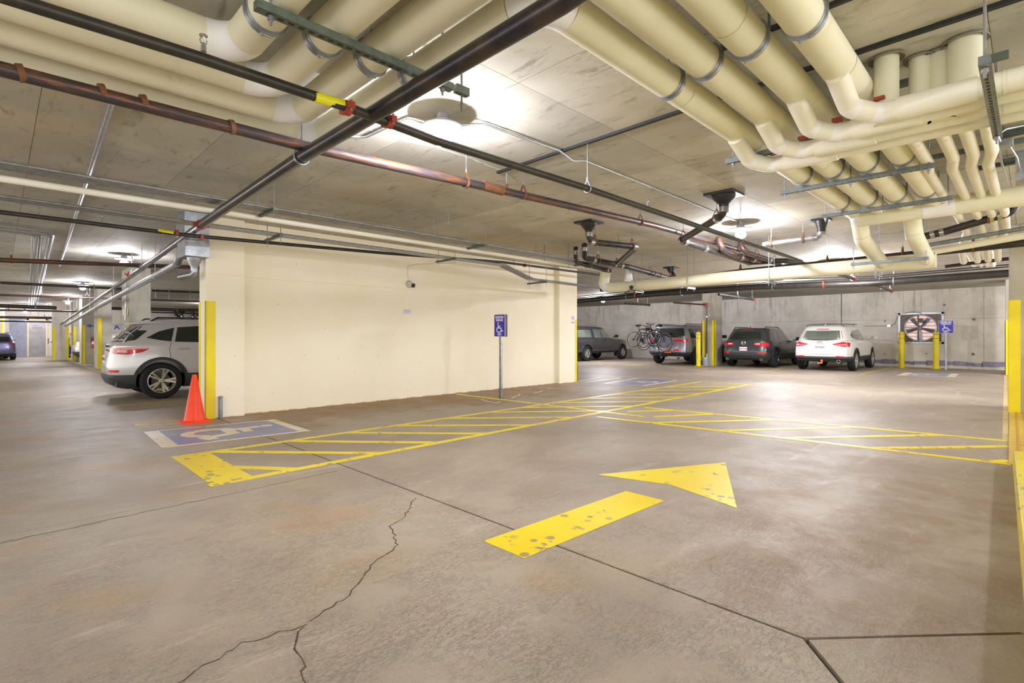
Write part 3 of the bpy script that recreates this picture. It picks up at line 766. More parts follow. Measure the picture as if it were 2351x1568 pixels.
# fat risers going up through the ceiling behind the branches
for i, (px, py, r, ztop) in enumerate(((2035, 215, .07, CEIL), (2112, 215, .06, CEIL), (2163, 205, .075, CEIL), (2216, 180, .085, CEIL))):
    p = PZ(px, py, 2.86)
    t = thing('riser_pipe', ('greyish', 'short olive', 'cream', 'brownish')[i] + ' insulated riser passing up through the ceiling, ' + nm[i] + ' from left', 'pipe', (p.x, p.y, 2.6))
    bm = bm_new(); sweep(bm, [(p.x, p.y, 2.66), (p.x, p.y, CEIL + .03)], r, 20); obj('pipe_section', bm, 'pipe_jacket', t)
    bm = bm_new(); lathe(bm, [(r + .03, 0), (r + .03, .012), (r, .02)], (p.x, p.y, CEIL - .022)); obj('collar', bm, 'ceiling_groove', t)
# header running to the right edge at the end of two big pipes
t = ins_pipe('fat cream header pipe running to the right edge above the concrete column', [(8.15, 1.62, 2.84), (8.15, -2.2, 2.84)], .115, seams=.9, name='header_pipe')
bm = bm_new(); bmesh.ops.create_uvsphere(bm, u_segments=18, v_segments=10, radius=.115, matrix=Matrix.Translation((8.15, 1.62, 2.84))); obj('end_cap', bm, 'white_elbow', t)
bm = bm_new(); sweep(bm, [(8.15, .95, 2.84), (8.15, .65, 2.84)], .119, 18); obj('elbow_wrap', bm, 'white_elbow', t)
# low long header
HXx, HZ = 10.0, 2.38
t = ins_pipe('long low cream header pipe with stained jacket crossing behind the cream wall end', [(9.9, 6.9, 2.76), (9.95, 7.02, HZ), (HXx, 6.7, HZ), (HXx, 1.02, HZ + .03)], .118, .12, seams=1.2, name='header_pipe', jmin=.5)
for y in (6.1, 4.9, 3.35, 1.75):
    bm = bm_new(); obox(bm, (HXx - .17, y, HZ - .14), (HXx + .17, y, HZ - .14), .04, .04); obj('support_bracket', bm, 'strut_steel', t, smooth=False)
    bm = bm_new(); sweep(bm, [(HXx - .14, y, HZ - .2), (HXx - .14, y, CEIL)], .006, 6); sweep(bm, [(HXx + .14, y, HZ - .2), (HXx + .14, y, CEIL)], .006, 6); obj('hanger_rod', bm, 'galvanized', t)
bm = bm_new(); lathe(bm, [(.0, .36), (.03, .34), (.07, .2), (.10, .02), (.1, 0)], (HXx - .02, 6.35, HZ + .09), n=18); obj('cone_fitting', bm, 'white_elbow', t)
bm = bm_new(); lathe(bm, [(.0, 0), (.04, 0), (.045, .02), (.02, .03), (.02, .07), (0, .07)], (HXx - .13, 6.2, HZ - .05), (-1, 0, .1), 16); sweep(bm, [(HXx - .1, 6.4, HZ - .16), (HXx - .18, 6.2, HZ - .1), (HXx - .15, 5.9, HZ - .17)], .01, 6); obj('gauge_valve', bm, 'black_pipe', t)
# struts under the big pipes
def strut_x(label, a, b, mat='strut_steel', wd=.045, slots=True, rods=(0.06, .94), along='y', zr=None, name='strut_channel'):
    a, b = V(a), V(b); t = thing(name, label, 'strut', tuple(a)); d = (b - a); L = d.length; d.normalize()
    bm = bm_new(); obox(bm, a, b, wd, .042); s = d.cross(V((0, 0, 1)))
    obox(bm, a + s * (wd / 2 + .002) + V((0, 0, -.018)), b + s * (wd / 2 + .002) + V((0, 0, -.018)), .004, .008); obj('channel', bm, mat, t, smooth=False)
    if slots:
        bm = bm_new(); k = .05
        while k < L - .05: obox(bm, a + d * k + V((0, 0, -.0215)), a + d * (k + .028) + V((0, 0, -.0215)), .014, .002); k += .05
        so = obj('slots', bm, 'strut_slot', t, smooth=False); so['kind'] = 'stuff'
    for f in rods:
        p = a + d * (L * f); bm = bm_new(); sweep(bm, [(p.x, p.y, a.z - .07), (p.x, p.y, CEIL)], .007, 6); sweep(bm, [(p.x, p.y, a.z - .045), (p.x, p.y, a.z - .025)], .015, 6); obox(bm, p + V((-.03, 0, .024)), p + V((.03, 0, .024)), .03, .004); obj('threaded_rod', bm, 'galvanized', t)
    return t
strut_x('grey slotted strut under the cream pipes at upper left', (.84, 2.52, 2.795), (1.98, 2.52, 2.795), 'strut_green', .05)
strut_x('short steel strut end showing left of the white branch pipes', (4.55, 1.9, 2.80), (4.55, .9, 2.80))
strut_x('long steel strut carrying the four cream pipes, nearer one', (5.95, 1.9, 2.80), (5.95, .62, 2.80), rods=(.03, .5, .97))
strut_x('long steel strut carrying the cream pipes, farther one', (7.5, 1.9, 2.80), (7.5, .62, 2.80), rods=(.03, .5, .97))
strut_x('low steel strut under the two slanting cream pipes', (9.25, 1.95, 2.36), (9.25, 1.02, 2.36), slots=False, rods=(.03, .97))
strut_x('slotted steel strut hanging under branch pipes near the right edge', (3.4, .165, 2.612), (4.75, .165, 2.612), rods=(.04, .96))
for i, (x, a, b) in enumerate(((4.35, 1.0, .1), (5.3, .95, -.3), (6.35, .95, -.2), (7.1, .4, -.8))):
    strut_x('dark green strut fixed to the ceiling behind the slim pipes, ' + nm[i] + ' in depth', (x, a, 2.98), (x, b, 2.98), 'strut_green', .042, False, ())
# rusty drain pipe along the lane
RY = 4.0
P = [PY(-260, 85, RY), PY(0, 158, RY), PY(695, 335, RY), PY(1150, 437, RY), PY(1500, 517, RY), PY(1700, 574, RY)]
t = thing('drain_pipe', 'long rusty brown drain pipe running under the ceiling from the left edge', 'pipe', tuple(P[1]))
bm = bm_new(); sweep(bm, P, .042, 14); obj('pipe', bm, 'rusty_pipe', t)
for px, py in ((1070, 420), (1201, 447), (1470, 510)):
    c = PY(px, py, RY); clevis(t, c, (1, 0, 0), .044)
for px, py in ((48, 168), (235, 212), (330, 236), (532, 292)):
    c = PY(px, py, RY); bm = bm_new(); sweep(bm, [c - V((.015, 0, .004)), c + V((.015, 0, .004))], .05, 14); obj('pipe_strap', bm, 'rust', t)
c = PY(1135, 433, RY); bm = bm_new(); pipe_bm(bm, [c, c + V((.25, .12, .02)), c + V((.3, .12, .13))], .02, .04, 8); obj('branch_fitting', bm, 'rust', t)
bm = bm_new(); sweep(bm, [c - V((.16, 0, 0)), c + V((.12, 0, 0))], .05, 14); obj('coupling', bm, 'rust', t)
bm = bm_new(); sweep(bm, [c + V((.3, .12, .12)), (c.x + .3, c.y + .12, CEIL)], .012, 8); obj('vent_stub', bm, 'galvanized', t)
# main black sprinkler pipe along Y
Mz = 2.68
mp = [PZ(1400, -75, Mz), PZ(1290, 3, Mz), PZ(690, 362, Mz), PZ(462, 516, Mz)]
t = thing('main_pipe', 'thick dark steel sprinkler main slanting from top centre to the left', 'pipe', tuple(mp[2]))
endp = PY(318, 622, 13.0); endp2 = PY(140, 744, 36.0)
bm = bm_new(); sweep(bm, mp, .052, 16); sweep(bm, [mp[3], PY(440, 532, 8.3), endp, PY(226, 686, 20.5), endp2], .045, 14); obj('pipe', bm, 'main_pipe', t)
def groove_coupling(t, c, d, r, nm_='coupling'):
    c, d = V(c), V(d).normalized(); bm = bm_new(); sweep(bm, [c - d * .02, c + d * .02], r + .012, 16)
    s = d.cross(V((0, 0, 1))).normalized(); box(bm, c + s * (r + .02) - V((.018, .018, .02)), c + s * (r + .02) + V((.018, .018, .02))); box(bm, c - s * (r + .02) - V((.018, .018, .02)), c - s * (r + .02) + V((.018, .018, .02)))
    obj(nm_, bm, 'orange_coupling', t)
    bm = bm_new(); q = c + s * (r + .022); sweep(bm, [q - V((0, 0, .03)), q + V((0, 0, .035))], .008, 6); obj('bolt', bm, 'galvanized', t)
groove_coupling(t, mp[3], mp[3] - mp[2], .052); groove_coupling(t, PY(297, 630, 14.1), (0, 1, 0), .045)
for p in (mp[2],):
    clevis(t, p + V((0, -.02, 0)), (0, 1, 0), .054, 'galvanized')
for py_, px_, yy in ((636, 325, 12.6), (650, 300, 13.8), (598, 356, 10.5), (715, 182, 27.), (700, 204, 24.)):
    c = PY(px_ - 8, py_ - 20, yy); clevis(t, (endp.x + (yy - 13) * .02, yy, c.z), (0, 1, 0), .046, 'galvanized')
bm = bm_new(); a = PZ(1270, -10, Mz + .07); b = PZ(700, 345, Mz + .07); sweep(bm, [a, a.lerp(b, .5) - V((0, 0, .01)), b, PZ(640, 395, Mz + .06)], .004, 6); obj('wire', bm, 'conduit', t)
# sprinkler branch line under the nearest lamp
BY = 2.95
P = [PY(-70, -33, BY), PY(130, 30, BY), PY(460, 133, BY), PY(800, 247, BY), PY(1000, 323, BY), PY(1340, 430, BY), PY(1840, 600, BY)]
t = thing('sprinkler_pipe', 'dark sprinkler branch pipe with red couplings crossing the main under the lamp', 'pipe', tuple(P[3]))
bm = bm_new(); sweep(bm, P, .030, 14); obj('pipe', bm, 'black_pipe', t)
for px, py in ((797, 248), (893, 279)): groove_coupling(t, PY(px, py, BY), (1, 0, -.03), .032)
bm = bm_new(); a = PY(722, 222, BY - .0); b = PY(788, 241, BY); sweep(bm, [a, b], .0315, 14); obj('tape_band', bm, 'yellow_tape', t)
def sprinkler_head(t, c, up=1):
    bm = bm_new(); c = V(c); lathe(bm, [(0, 0), (.014, 0), (.014, .03), (.009, .032), (.009, .045), (0, .045)], c, (0, 0, up), 10)
    for s in (-1, 1): sweep(bm, [c + V((s * .012, 0, up * .04)), c + V((s * .016, 0, up * .06)), c + V((0, 0, up * .08))], .003, 6)
    lathe(bm, [(0, .08), (.02, .08), (.02, .084), (0, .084)], c, (0, 0, up), 12); obj('sprinkler_head', bm, 'stainless', t)
for px, py in ((467, 132), (1487, 482)):
    c = PY(px, py, BY); sprinkler_head(t, c + V((0, 0, .028)))
for px, py in ((1349, 433), (1700, 551)): clevis(t, PY(px, py, BY), (1, 0, 0), .032, 'galvanized')
# EMT conduits on the ceiling by the lamp
def wire(label, pts, r=.012, mat='conduit', name='conduit', cat='conduit', R=.12, n=8, t=None):
    bm = bm_new(); pipe_bm(bm, pts, r, R, n); o = obj(name, bm, mat, t)
    if t is None: tag(o, label, cat)
    return o
wire('thin silver conduit leaving the nearest lamp to the far lamp', [(2.72, 3.35, 3.02), (2.95, 3.3, 3.08), (3.9, 3.26, 3.08), (4.1, 3.26, 3.03), (4.3, 3.26, 3.08), (8.3, 3.3, 3.085)], .011)
wire('silver conduit bending from the nearest lamp to the left', [(2.5, 3.5, 3.02), (2.42, 3.65, 3.085), (2.38, 4.3, 3.085), (1.95, 4.62, 3.085), (1.55, 4.5, 3.085)], .014)
P = [PZ(252, 238, 3.08), PZ(200, 405, 3.08), PZ(163, 520, 3.08), PZ(137, 610, 3.08)]
t = wire('silver conduit on the ceiling at far left crossing the cable runs', [V((P[0].x - .03, 4.0, 3.08))] + P, .02)
# conduit bundle on trapeze, first (upper)
def bundle(label, y0, n, dy, pts_xz, r=.014, mat='galvanized', struts=(), name='conduit_bundle'):
    t = thing(name, label, 'conduit rack', (pts_xz[0][0], y0, pts_xz[0][1]))
    for i in range(n):
        bm = bm_new(); pipe_bm(bm, [(x, y0 + i * dy + (yo[0] if yo else 0), z) for x, z, *yo in pts_xz], r, .15, 8); obj('conduit_run', bm, mat, t)
    for sx, sz in struts:
        bm = bm_new(); obox(bm, (sx, y0 - .08, sz - .035), (sx, y0 + n * dy + .28, sz - .035), .04, .035); obj('trapeze', bm, 'strut_green', t, smooth=False)
        bm = bm_new()
        for yy in (y0 - .05, y0 + n * dy + .22): sweep(bm, [(sx, yy, sz - .14), (sx, yy, CEIL)], .006, 6)
        obj('threaded_rod', bm, 'galvanized', t)
    return t
bundle('upper rack of silver conduits running parallel to the cream wall', 6.46, 8, .036, [(-7, 2.83), (9.9, 2.80)], struts=((2.35, 2.82), (5.75, 2.81), (8.7, 2.80)))
bundle('lower rack of grey conduits close to the cream wall top', 7.58, 6, .04, [(-7, 2.74), (7.35, 2.72), (8.2, 2.50), (10.9, 2.48)], struts=((-.42, 2.74), (2.85, 2.73), (6.0, 2.73), (8.55, 2.49)))
ins_pipe('slim cream pipe beneath the upper conduit rack', [(-7, 6.92, 2.77), (9.9, 6.9, 2.76), (9.9, 6.9, 2.5)], .035, .08, 'small_pipe_jacket', 'small_pipe_jacket', 'slim_pipe', seams=1.5)
# black branch parallel to the wall
BY2 = 8.1
P = [PY(-300, 440, BY2), PY(0, 487, BY2), PY(440, 541, BY2), PY(880, 581, BY2), PY(1155, 602, BY2), PY(1400, 634, BY2)]
t = thing('sprinkler_pipe', 'thin black sprinkler pipe with red couplings along the cream wall top', 'pipe', tuple(P[2]))
bm = bm_new(); sweep(bm, P, .026, 12); obj('pipe', bm, 'black_pipe', t)
for px, py in ((405, 534), (462, 544), (1205, 609)): groove_coupling(t, PY(px, py, BY2), (1, 0, 0), .028)
bm = bm_new(); sweep(bm, [PY(362, 530, BY2), PY(398, 535, BY2)], .028, 12); obj('tape_band', bm, 'yellow_tape', t)
for px, py in ((232, 512), (1283, 612)): sprinkler_head(t, PY(px, py, BY2) + V((0, 0, .02)))
# galvanized duct box above the wall end
t = thing('duct_box', 'galvanized sheet metal box hanging off the cream wall corner', 'duct', (1.95, 8.6, 2.43))
bm = bm_new(); box(bm, (1.93, 8.68, 2.44), (2.25, 9.15, 2.68), .004); obj('box', bm, 'galvanized', t, smooth=False)
bm = bm_new(); box(bm, (1.93, 8.72, 2.68), (2.25, 9.15, CEIL), .004); obj('riser', bm, 'galvanized', t, smooth=False)
bm = bm_new(); lathe(bm, [(.10, 0), (.09, -.05), (.05, -.13), (.045, -.19)], (2.1, 8.9, 2.44), n=20); pipe_bm(bm, [(2.1, 8.9, 2.27), (2.1, 8.9, 2.2), (1.95, 9.1, 2.16)], .045, .06, 12); obj('spout', bm, 'galvanized', t)
# pale pipe running away from the box
P = [V((1.98, 9.1, 2.53)), PY(405, 607, 9.6), PY(330, 648, 12.4), PY(230, 702, 19.5), PY(150, 748, 34)]
t = thing('vent_pipe', 'pale galvanized pipe running away from the sheet metal box', 'pipe', tuple(P[0]))
bm = bm_new(); sweep(bm, P, .055, 14); obj('pipe', bm, 'galvanized', t)
for f in (.3, .9, 1.6, 2.2, 2.6, 3.2):
    i = int(f); c = P[i].lerp(P[i + 1], f - i); d = P[i + 1] - P[i]; bm = bm_new(); dd = d.normalized(); sweep(bm, [c - dd * .02, c + dd * .02], .062, 14); obj('band', bm, 'conduit', t); bm = bm_new(); sweep(bm, [(c.x, c.y, c.z), (c.x, c.y, CEIL)], .006, 6); obj('hanger_rod', bm, 'conduit', t)
# transverse pipes in the left aisle
rows = [('dark pipe crossing the left aisle before the second lamp', (0, 597), (455, 614), 13.4, .045, 'rusty_pipe'), ('thin dark pipe crossing the left aisle', (0, 649), (300, 664), 19, .035, 'black_pipe'),
        ('orange brown pipe crossing the left aisle', (0, 677), (455, 692), 23.5, .035, 'rusty_pipe'), ('black pipe pair crossing the left aisle', (0, 702), (130, 707), 27, .07, 'black_pipe'),
        ('copper toned far pipe crossing the left aisle', (0, 712), (240, 716), 31, .04, 'rusty_pipe'), ('pale far pipe crossing before the elevators', (-10, 728), (150, 730), 37, .06, 'rusty_pipe'),
        ('dark conduit crossing above the back wall', (-10, 737), (160, 740), 39, .04, 'black_pipe'), ('dark pipe above the silver car', (348, 667), (457, 671), 22.0, .04, 'black_pipe'),
        ('thin pipe above the silver car', (348, 689), (457, 692), 27, .035, 'black_pipe'), ('black pipe along the back wall top', (170, 706), (457, 709), 40, .09, 'black_pipe'), ('thin pipe on the back wall above the silver car', (348, 717), (457, 720), 42.6, .04, 'black_pipe')]
for lb, a, b, yy, r, mt in rows:
    A, B = PY(*a, yy), PY(*b, yy); A.z = min(A.z, 3.0); B.z = min(B.z, 3.0); d = (B - A).normalized()
    if a[0] <= 0: A = A - d * 1.5
    t = thing('cross_pipe', lb, 'pipe', tuple(A)); bm = bm_new(); sweep(bm, [A, B + d * (.7 if b[0] > 400 else 0)], r, 12); obj('pipe', bm, mt, t)
    L = (B - A).length
    for f in (.35, .8):
        c = A.lerp(B, f); clevis(t, c, d, r * 1.02, 'rust' if 'rust' in mt else 'galvanized')
# white conduit group hanging on the ceiling at the left
t = thing('conduit_group', 'five white conduits turning down the far left ceiling', 'conduit rack', (.5, 12.3, 3.0))
for i, px in enumerate((80, 91, 98, 115, 124)):
    a = PZ(px, 540, 3.0); b = PZ((75, 82, 88, 92, 97)[i], 688, 2.98); mid = PZ((76, 83, 90, 105, 112)[i], 600, 3.0)
    bm = bm_new(); pipe_bm(bm, [V((-6 - i * .05, a.y - .4 + i * .04, 3.02)), V((a.x - .02, a.y - .1, 3.0)), mid, b, V((b.x + .1, 41, 2.9))], .022, .2, 8); obj('conduit_run', bm, 'conduit', t)
# roof drains with funnels and cast iron pipes around the second lamp
def drain(label, px, py, z, pts, r=.05, pan='black_plastic', rings=(), mat='dark_iron', cl=(), hang=(), fun=1.0):
    c = PZ(px, py, CEIL - .02); t = thing('roof_drain', label, 'pipe', (c.x, c.y, c.z - .2))
    if pan:
        bm = bm_new(); s = .17 * fun; box(bm, (c.x - s, c.y - s, CEIL - .03), (c.x + s, c.y + s, CEIL)); lathe(bm, [(.13 * fun, CEIL - .03 - c.z), (.12 * fun, CEIL - .07 - c.z), (.06, CEIL - .14 - c.z), (.055, CEIL - .2 - c.z)], (c.x, c.y, c.z), n=20); obj('drain_body', bm, pan, t)
    P_ = [V((c.x, c.y, CEIL - .12))] + [V(q) for q in pts]
    bm = bm_new(); pipe_bm(bm, P_, r, .12, 14); obj('pipe', bm, mat, t)
    bm = bm_new(); sweep(bm, [(c.x, c.y, CEIL - .24), (c.x, c.y, CEIL - .17)], r + .008, 14); obj('coupling', bm, 'stainless', t)
    for i, f in cl:
        q = P_[i].lerp(P_[i + 1], f); d = (P_[i + 1] - P_[i]).normalized(); bm = bm_new(); sweep(bm, [q - d * .035, q + d * .035], r + .008, 14); sweep(bm, [q - d * .02, q - d * .012], r + .012, 14); sweep(bm, [q + d * .012, q + d * .02], r + .012, 14); obj('coupling', bm, 'stainless', t)
    for i, f in hang:
        q = P_[i].lerp(P_[i + 1], f); clevis(t, q, (P_[i + 1] - P_[i]), r + .004)
    return t
z1 = 2.78
a = PZ(1352, 512, CEIL - .02); e1 = PZ(1362, 546, z1); e2 = PZ(1462, 567, z1 - .01); e3 = PZ(1419, 604, z1 - .04)
drain('roof drain with yellow tinted elbow and dark iron pipe, left of the lamp', 1352, 512, 0, [(a.x, a.y, z1), tuple(e2), tuple(e3)], .05, cl=((1, .06), (1, .95)), hang=((1, .12), (1, .9)))
z2 = 2.80
a = PZ(1662, 448, CEIL - .02); e1 = PZ(1563, 552, z2)
drain('large square roof drain with bent grey pipe above the lamp', 1662, 448, 0, [(a.x, a.y, z2 + .03), tuple(e1)], .05, cl=((1, .12), (1, .96)), hang=((1, .14), (1, .93)), fun=1.1)
a = PZ(1886, 506, CEIL - .02); e1 = PZ(1752, 562, 2.80)
drain('small roof drain feeding a pale pipe right of the far lamp', 1886, 506, 0, [(a.x, a.y, 2.82), tuple(e1)], .045, cl=((1, .1), (1, .9)), hang=((1, .3), (1, .85)), fun=.7, mat='galvanized')
a = PZ(1322, 566, CEIL - .02); e2 = PZ(1373, 616, 2.72)
drain('narrow black drop pipe, left one of the pair near the wall end', 1322, 558, 0, [(a.x, a.y, 2.76), tuple(PZ(1400, 622, 2.70))], .045, None, cl=((1, .9),), hang=((1, .3), (1, .8)), mat='black_pipe')
a = PZ(1342, 557, CEIL - .02); e2 = PZ(1540, 640, 2.70)
drain('long black drain line with steel couplings near the wall end', 1342, 550, 0, [(a.x, a.y, 2.78), tuple(PZ(1440, 612, 2.72)), tuple(PZ(1535, 638, 2.72))], .055, None, cl=((1, .2), (1, .7), (1, .85), (2, .6), (2, .75)), hang=((1, .3), (1, .75), (2, .5)), mat='dark_iron')
a = PZ(1560, 615, CEIL - .02)
drain('small far roof drain behind the long cream header', 1541, 615, 0, [(a.x - .3, a.y, 2.85)], .05, hang=(), fun=.9)
drain('rusty white pipe dropping beside the far lamp, left one', 1650, 535, 0, [tuple(PZ(1652, 570, 2.78)), tuple(PZ(1690, 588, 2.77)), tuple(PZ(1745, 598, 2.75))], .055, None, cl=((2, .2), (2, .7)), hang=((1, .8), (2, .5)), mat='rusty_pipe')
drain('rusty white pipe dropping beside the far lamp, right one', 1700, 545, 0, [tuple(PZ(1703, 577, 2.78)), tuple(PZ(1745, 590, 2.77)), tuple(PZ(1842, 622, 2.74))], .05, None, cl=((2, .2), (2, .4)), hang=((1, .8), (2, .3)), mat='rusty_pipe')
t = thing('drain_pipe', 'black pipe with pale clamps continuing from the rusty pipe below the lamp', 'pipe', tuple(PZ(1560, 552, 2.78)))
P = [PZ(1565, 553, 2.79), PZ(1630, 574, 2.76), PZ(1720, 603, 2.74), PZ(1800, 598, 2.76), PZ(1845, 606, 2.74)]
bm = bm_new(); pipe_bm(bm, P, .05, .2, 14); obj('pipe', bm, 'dark_iron', t)
for c in (P[0].lerp(P[1], .1), P[0].lerp(P[1], .8)): bm = bm_new(); d = (P[1] - P[0]).normalized(); sweep(bm, [c - d * .05, c + d * .05], .06, 14); obj('coupling', bm, 'stainless', t)
clevis(t, P[2], (1, 0, 0), .052)
# black drain line along the low header
P = [PX(1500, 647, 10.6), PX(1700, 616, 10.6), PX(2110, 590, 10.6), PX(2325, 555, 10.4), PX(2420, 548, 10.4)]
P = [PX(1380, 665, 11.0), PX(1540, 645, 11.0), PX(1700, 624, 11.0), PX(2000, 594, 11.0), PX(2325, 560, 11.0), PX(2450, 548, 11.0)]
t = thing('drain_pipe', 'long black drain pipe running just above the low cream header', 'pipe', tuple(P[0]))
bm = bm_new(); sweep(bm, P, .06, 14); obj('pipe', bm, 'black_pipe', t)
for c in (P[1], P[2], P[2].lerp(P[3], .7), P[3].lerp(P[4], .25), P[3].lerp(P[4], .75)): clevis(t, c, (0, 1, 0), .062)
# cast iron run at right
zc = 2.72
P = [PX(2105, 547, 9.2), PX(2165, 533, 9.2), PX(2270, 502, 9.2), PX(2320, 488, 9.2), PX(2335, 462, 9.2)]
t = thing('cast_iron_pipe', 'grey cast iron pipe with steel couplings beside the right column top', 'pipe', tuple(P[0]))
bm = bm_new(); pipe_bm(bm, P, .05, .1, 14); obj('pipe', bm, 'dark_iron', t)
for a, b, f in ((0, 1, .1), (0, 1, .6), (0, 1, .95), (2, 3, .1), (2, 3, .5)):
    c = P[a].lerp(P[b], f); d = (P[b] - P[a]).normalized(); bm = bm_new(); sweep(bm, [c - d * .025, c + d * .025], .058, 14); obj('coupling', bm, 'stainless', t)
for c in (P[0].lerp(P[1], .05), P[2]): clevis(t, c, (0, 1, 0), .055)
for i, (pa, pb, x, r, mt) in enumerate((((2100, 568), (2330, 528), 9.8, .03, 'strut_steel'), ((2112, 583), (2330, 545), 10.4, .05, 'pipe_jacket'), ((2170, 612), (2330, 592), 12.2, .03, 'black_pipe'))):
    A, B = PX(*pa, x), PX(*pb, x); bm = bm_new(); sweep(bm, [A, B + (B - A) * .5], r, 12)
    tag(obj('cross_pipe', bm, mt), ('thin steel rail', 'cream pipe', 'thin black pipe')[i] + ' passing between the low header and right column', 'pipe')
for i in range(4):
    a = PZ(2225 + i * 17, 577, 2.86); b = PZ(2240 + i * 14, 608, 2.8)
    t_ = ins_pipe('short cream pipe stub bending down, ' + nm[i] + ' of four beyond the black pipes', [PX(2212 + i * 17, 570, 13.2), PX(2225 + i * 17, 582, 13.3), PX(2238 + i * 15 - (i == 3) * 4, 608, 14.0)], .05, .1, 'small_pipe_jacket', 'small_pipe_jacket', 'pipe_stub'); q_ = PX(2225 + i * 17, 582, 13.3); bm = bm_new(); sweep(bm, [q_, (q_.x, q_.y, CEIL)], .006, 6); obj('hanger_rod', bm, 'galvanized', t_)
# black pipe run with cables in front of the end wall
KX = 15.5
P = [PX(1240, 697, KX), PX(1325, 692, KX), PX(1500, 676, KX), PX(1740, 659, KX), PX(2000, 650, KX), PX(2310, 628, KX), PX(2460, 618, KX)]
t = thing('black_pipe_run', 'big black pipe with bundled cables crossing before the parked cars', 'pipe', tuple(P[1]))
bm = bm_new(); sweep(bm, P, .085, 14); obj('pipe', bm, 'black_pipe', t)
for k in range(3):
    bm = bm_new(); sweep(bm, [q + V((-.06, 0, .08 + .05 * k + random.uniform(-.02, .02))) for q in P], .014, 6); obj('cable', bm, 'black_rubber', t)
for c, cc in ((PX(1460, 679, KX), 1), (PX(1892, 653, KX), 1)): groove_coupling(t, c, (0, 1, 0), .09)
for px, py in ((1440, 681), (1565, 671), (1775, 658), (2052, 646)): clevis(t, PX(px, py, KX), (0, 1, 0), .088, 'galvanized')
for i, (a, b, lb) in enumerate((((1435, 697), (1490, 700), 'short pipe stub below the far lamp'), ((1650, 676), (1732, 688), 'slanting pipe over the charcoal car'), ((1890, 618), (1960, 640), 'slanting pipe with red coupling above the white car'), ((2000, 650), (2046, 668), 'slanting pipe above the wall fan'))):
    A = PX(*a, 16.5 if i != 2 else 12.5); B = PX(*b, 19.5 if i != 2 else 14.8); t = thing('sloping_pipe', lb, 'pipe', tuple(A)); bm = bm_new(); sweep(bm, [A, B], .04, 10); obj('pipe', bm, 'dark_iron', t)
    d = (B - A).normalized(); clevis(t, A.lerp(B, .5), d, .042, 'galvanized'); clevis(t, A.lerp(B, .93), d, .042, 'galvanized'); bm = bm_new(); sweep(bm, [B - d * .06, B + d * .03], .06, 12); obj('coupling', bm, 'orange_coupling' if i else 'rust', t)
# small boxes and cables at top right
t = thing('junction_box', 'small grey junction box with drooping cables at the right edge', 'box', tuple(PZ(2302, 335, 2.95)))
c = PZ(2302, 333, 2.95); bm = bm_new(); box(bm, c - V((.07, .07, .03)), c + V((.07, .07, .035)), .006); obj('box', bm, 'galvanized', t, smooth=False)
bm = bm_new(); sweep(bm, [PZ(2295, 345, 2.93), PZ(2300, 375, 2.9), PZ(2312, 410, 2.9), PZ(2312, 425, 2.95)], .009, 6); sweep(bm, [PZ(2318, 335, 2.93), PZ(2335, 362, 2.84), PZ(2343, 400, 2.78), PZ(2344, 414, 2.74)], .009, 6)
sweep(bm, [PZ(2296, 325, 2.95), PZ(2292, 308, 3.0), PZ(2310, 296, 3.05), PZ(2360, 286, 3.07)], .009, 6); obj('cable', bm, 'conduit', t)
for i, (pa, pb) in enumerate((((2296, 312), (2380, 292)), ((2300, 372), (2380, 358)))):
    A, B = PZ(*pa, 3.05), PZ(*pb, 3.05); bm = bm_new(); obox(bm, A, B, .07, .05); tag(obj('strut_channel', bm, 'strut_green', smooth=False), ('upper', 'lower')[i] + ' green strut piece beside the junction box at right', 'strut')
p = PZ(2345, 400, 2.78); bm = bm_new(); box(bm, (p.x - .1, p.y - .25, 2.70), (p.x + .12, p.y + .04, 2.98), .006); tag(obj('panel_box', bm, 'galvanized', smooth=False), 'grey metal panel box cut by the right frame edge', 'box')
# single rods hanging around (threaded rods of the ceiling grid)
random.seed(9)
rods = [(1022, 192, 10), (1345, 333, 90), (600, 540, 70), (625, 520, 100), (1030, 470, 45), (948, 510, 20), (996, 500, 40), (1180, 590, 20), (1230, 560, 30), (1250, 560, 40), (1305, 560, 55), (1420, 540, 40), (1560, 520, 20), (2120, 500, 20), (1970, 600, 30)]
t2 = None
for i, (px, py, ln) in enumerate(sorted(rods[4:])):
    a = PZ(px, py, CEIL); L = ln / F_PX * (a.x * FW[0] + a.y * FW[1]); bm = bm_new(); sweep(bm, [(a.x, a.y, CEIL), (a.x, a.y, CEIL - L)], .006, 6)
    tag(obj('hanger_rod', bm, 'strut_steel'), 'bare threaded rod hanging from the ceiling, ' + ('leftmost', 'second', 'third', 'fourth', 'fifth', 'sixth', 'seventh', 'eighth', 'ninth', 'tenth', 'rightmost')[i] + ' of eleven counted from left', 'rod', 'bare ceiling rods')
bm = bm_new(); c = V((2.06, 2.52, 2.80)); box(bm, c - V((.05, .02, .02)), c + V((.05, .02, .03))); sweep(bm, [c - V((0, 0, .12)), (c.x, c.y, CEIL)], .007, 6); tag(obj('strut_clip', bm, 'strut_green', smooth=False), 'small strut clip and bolt above the nearest lamp', 'bracket')
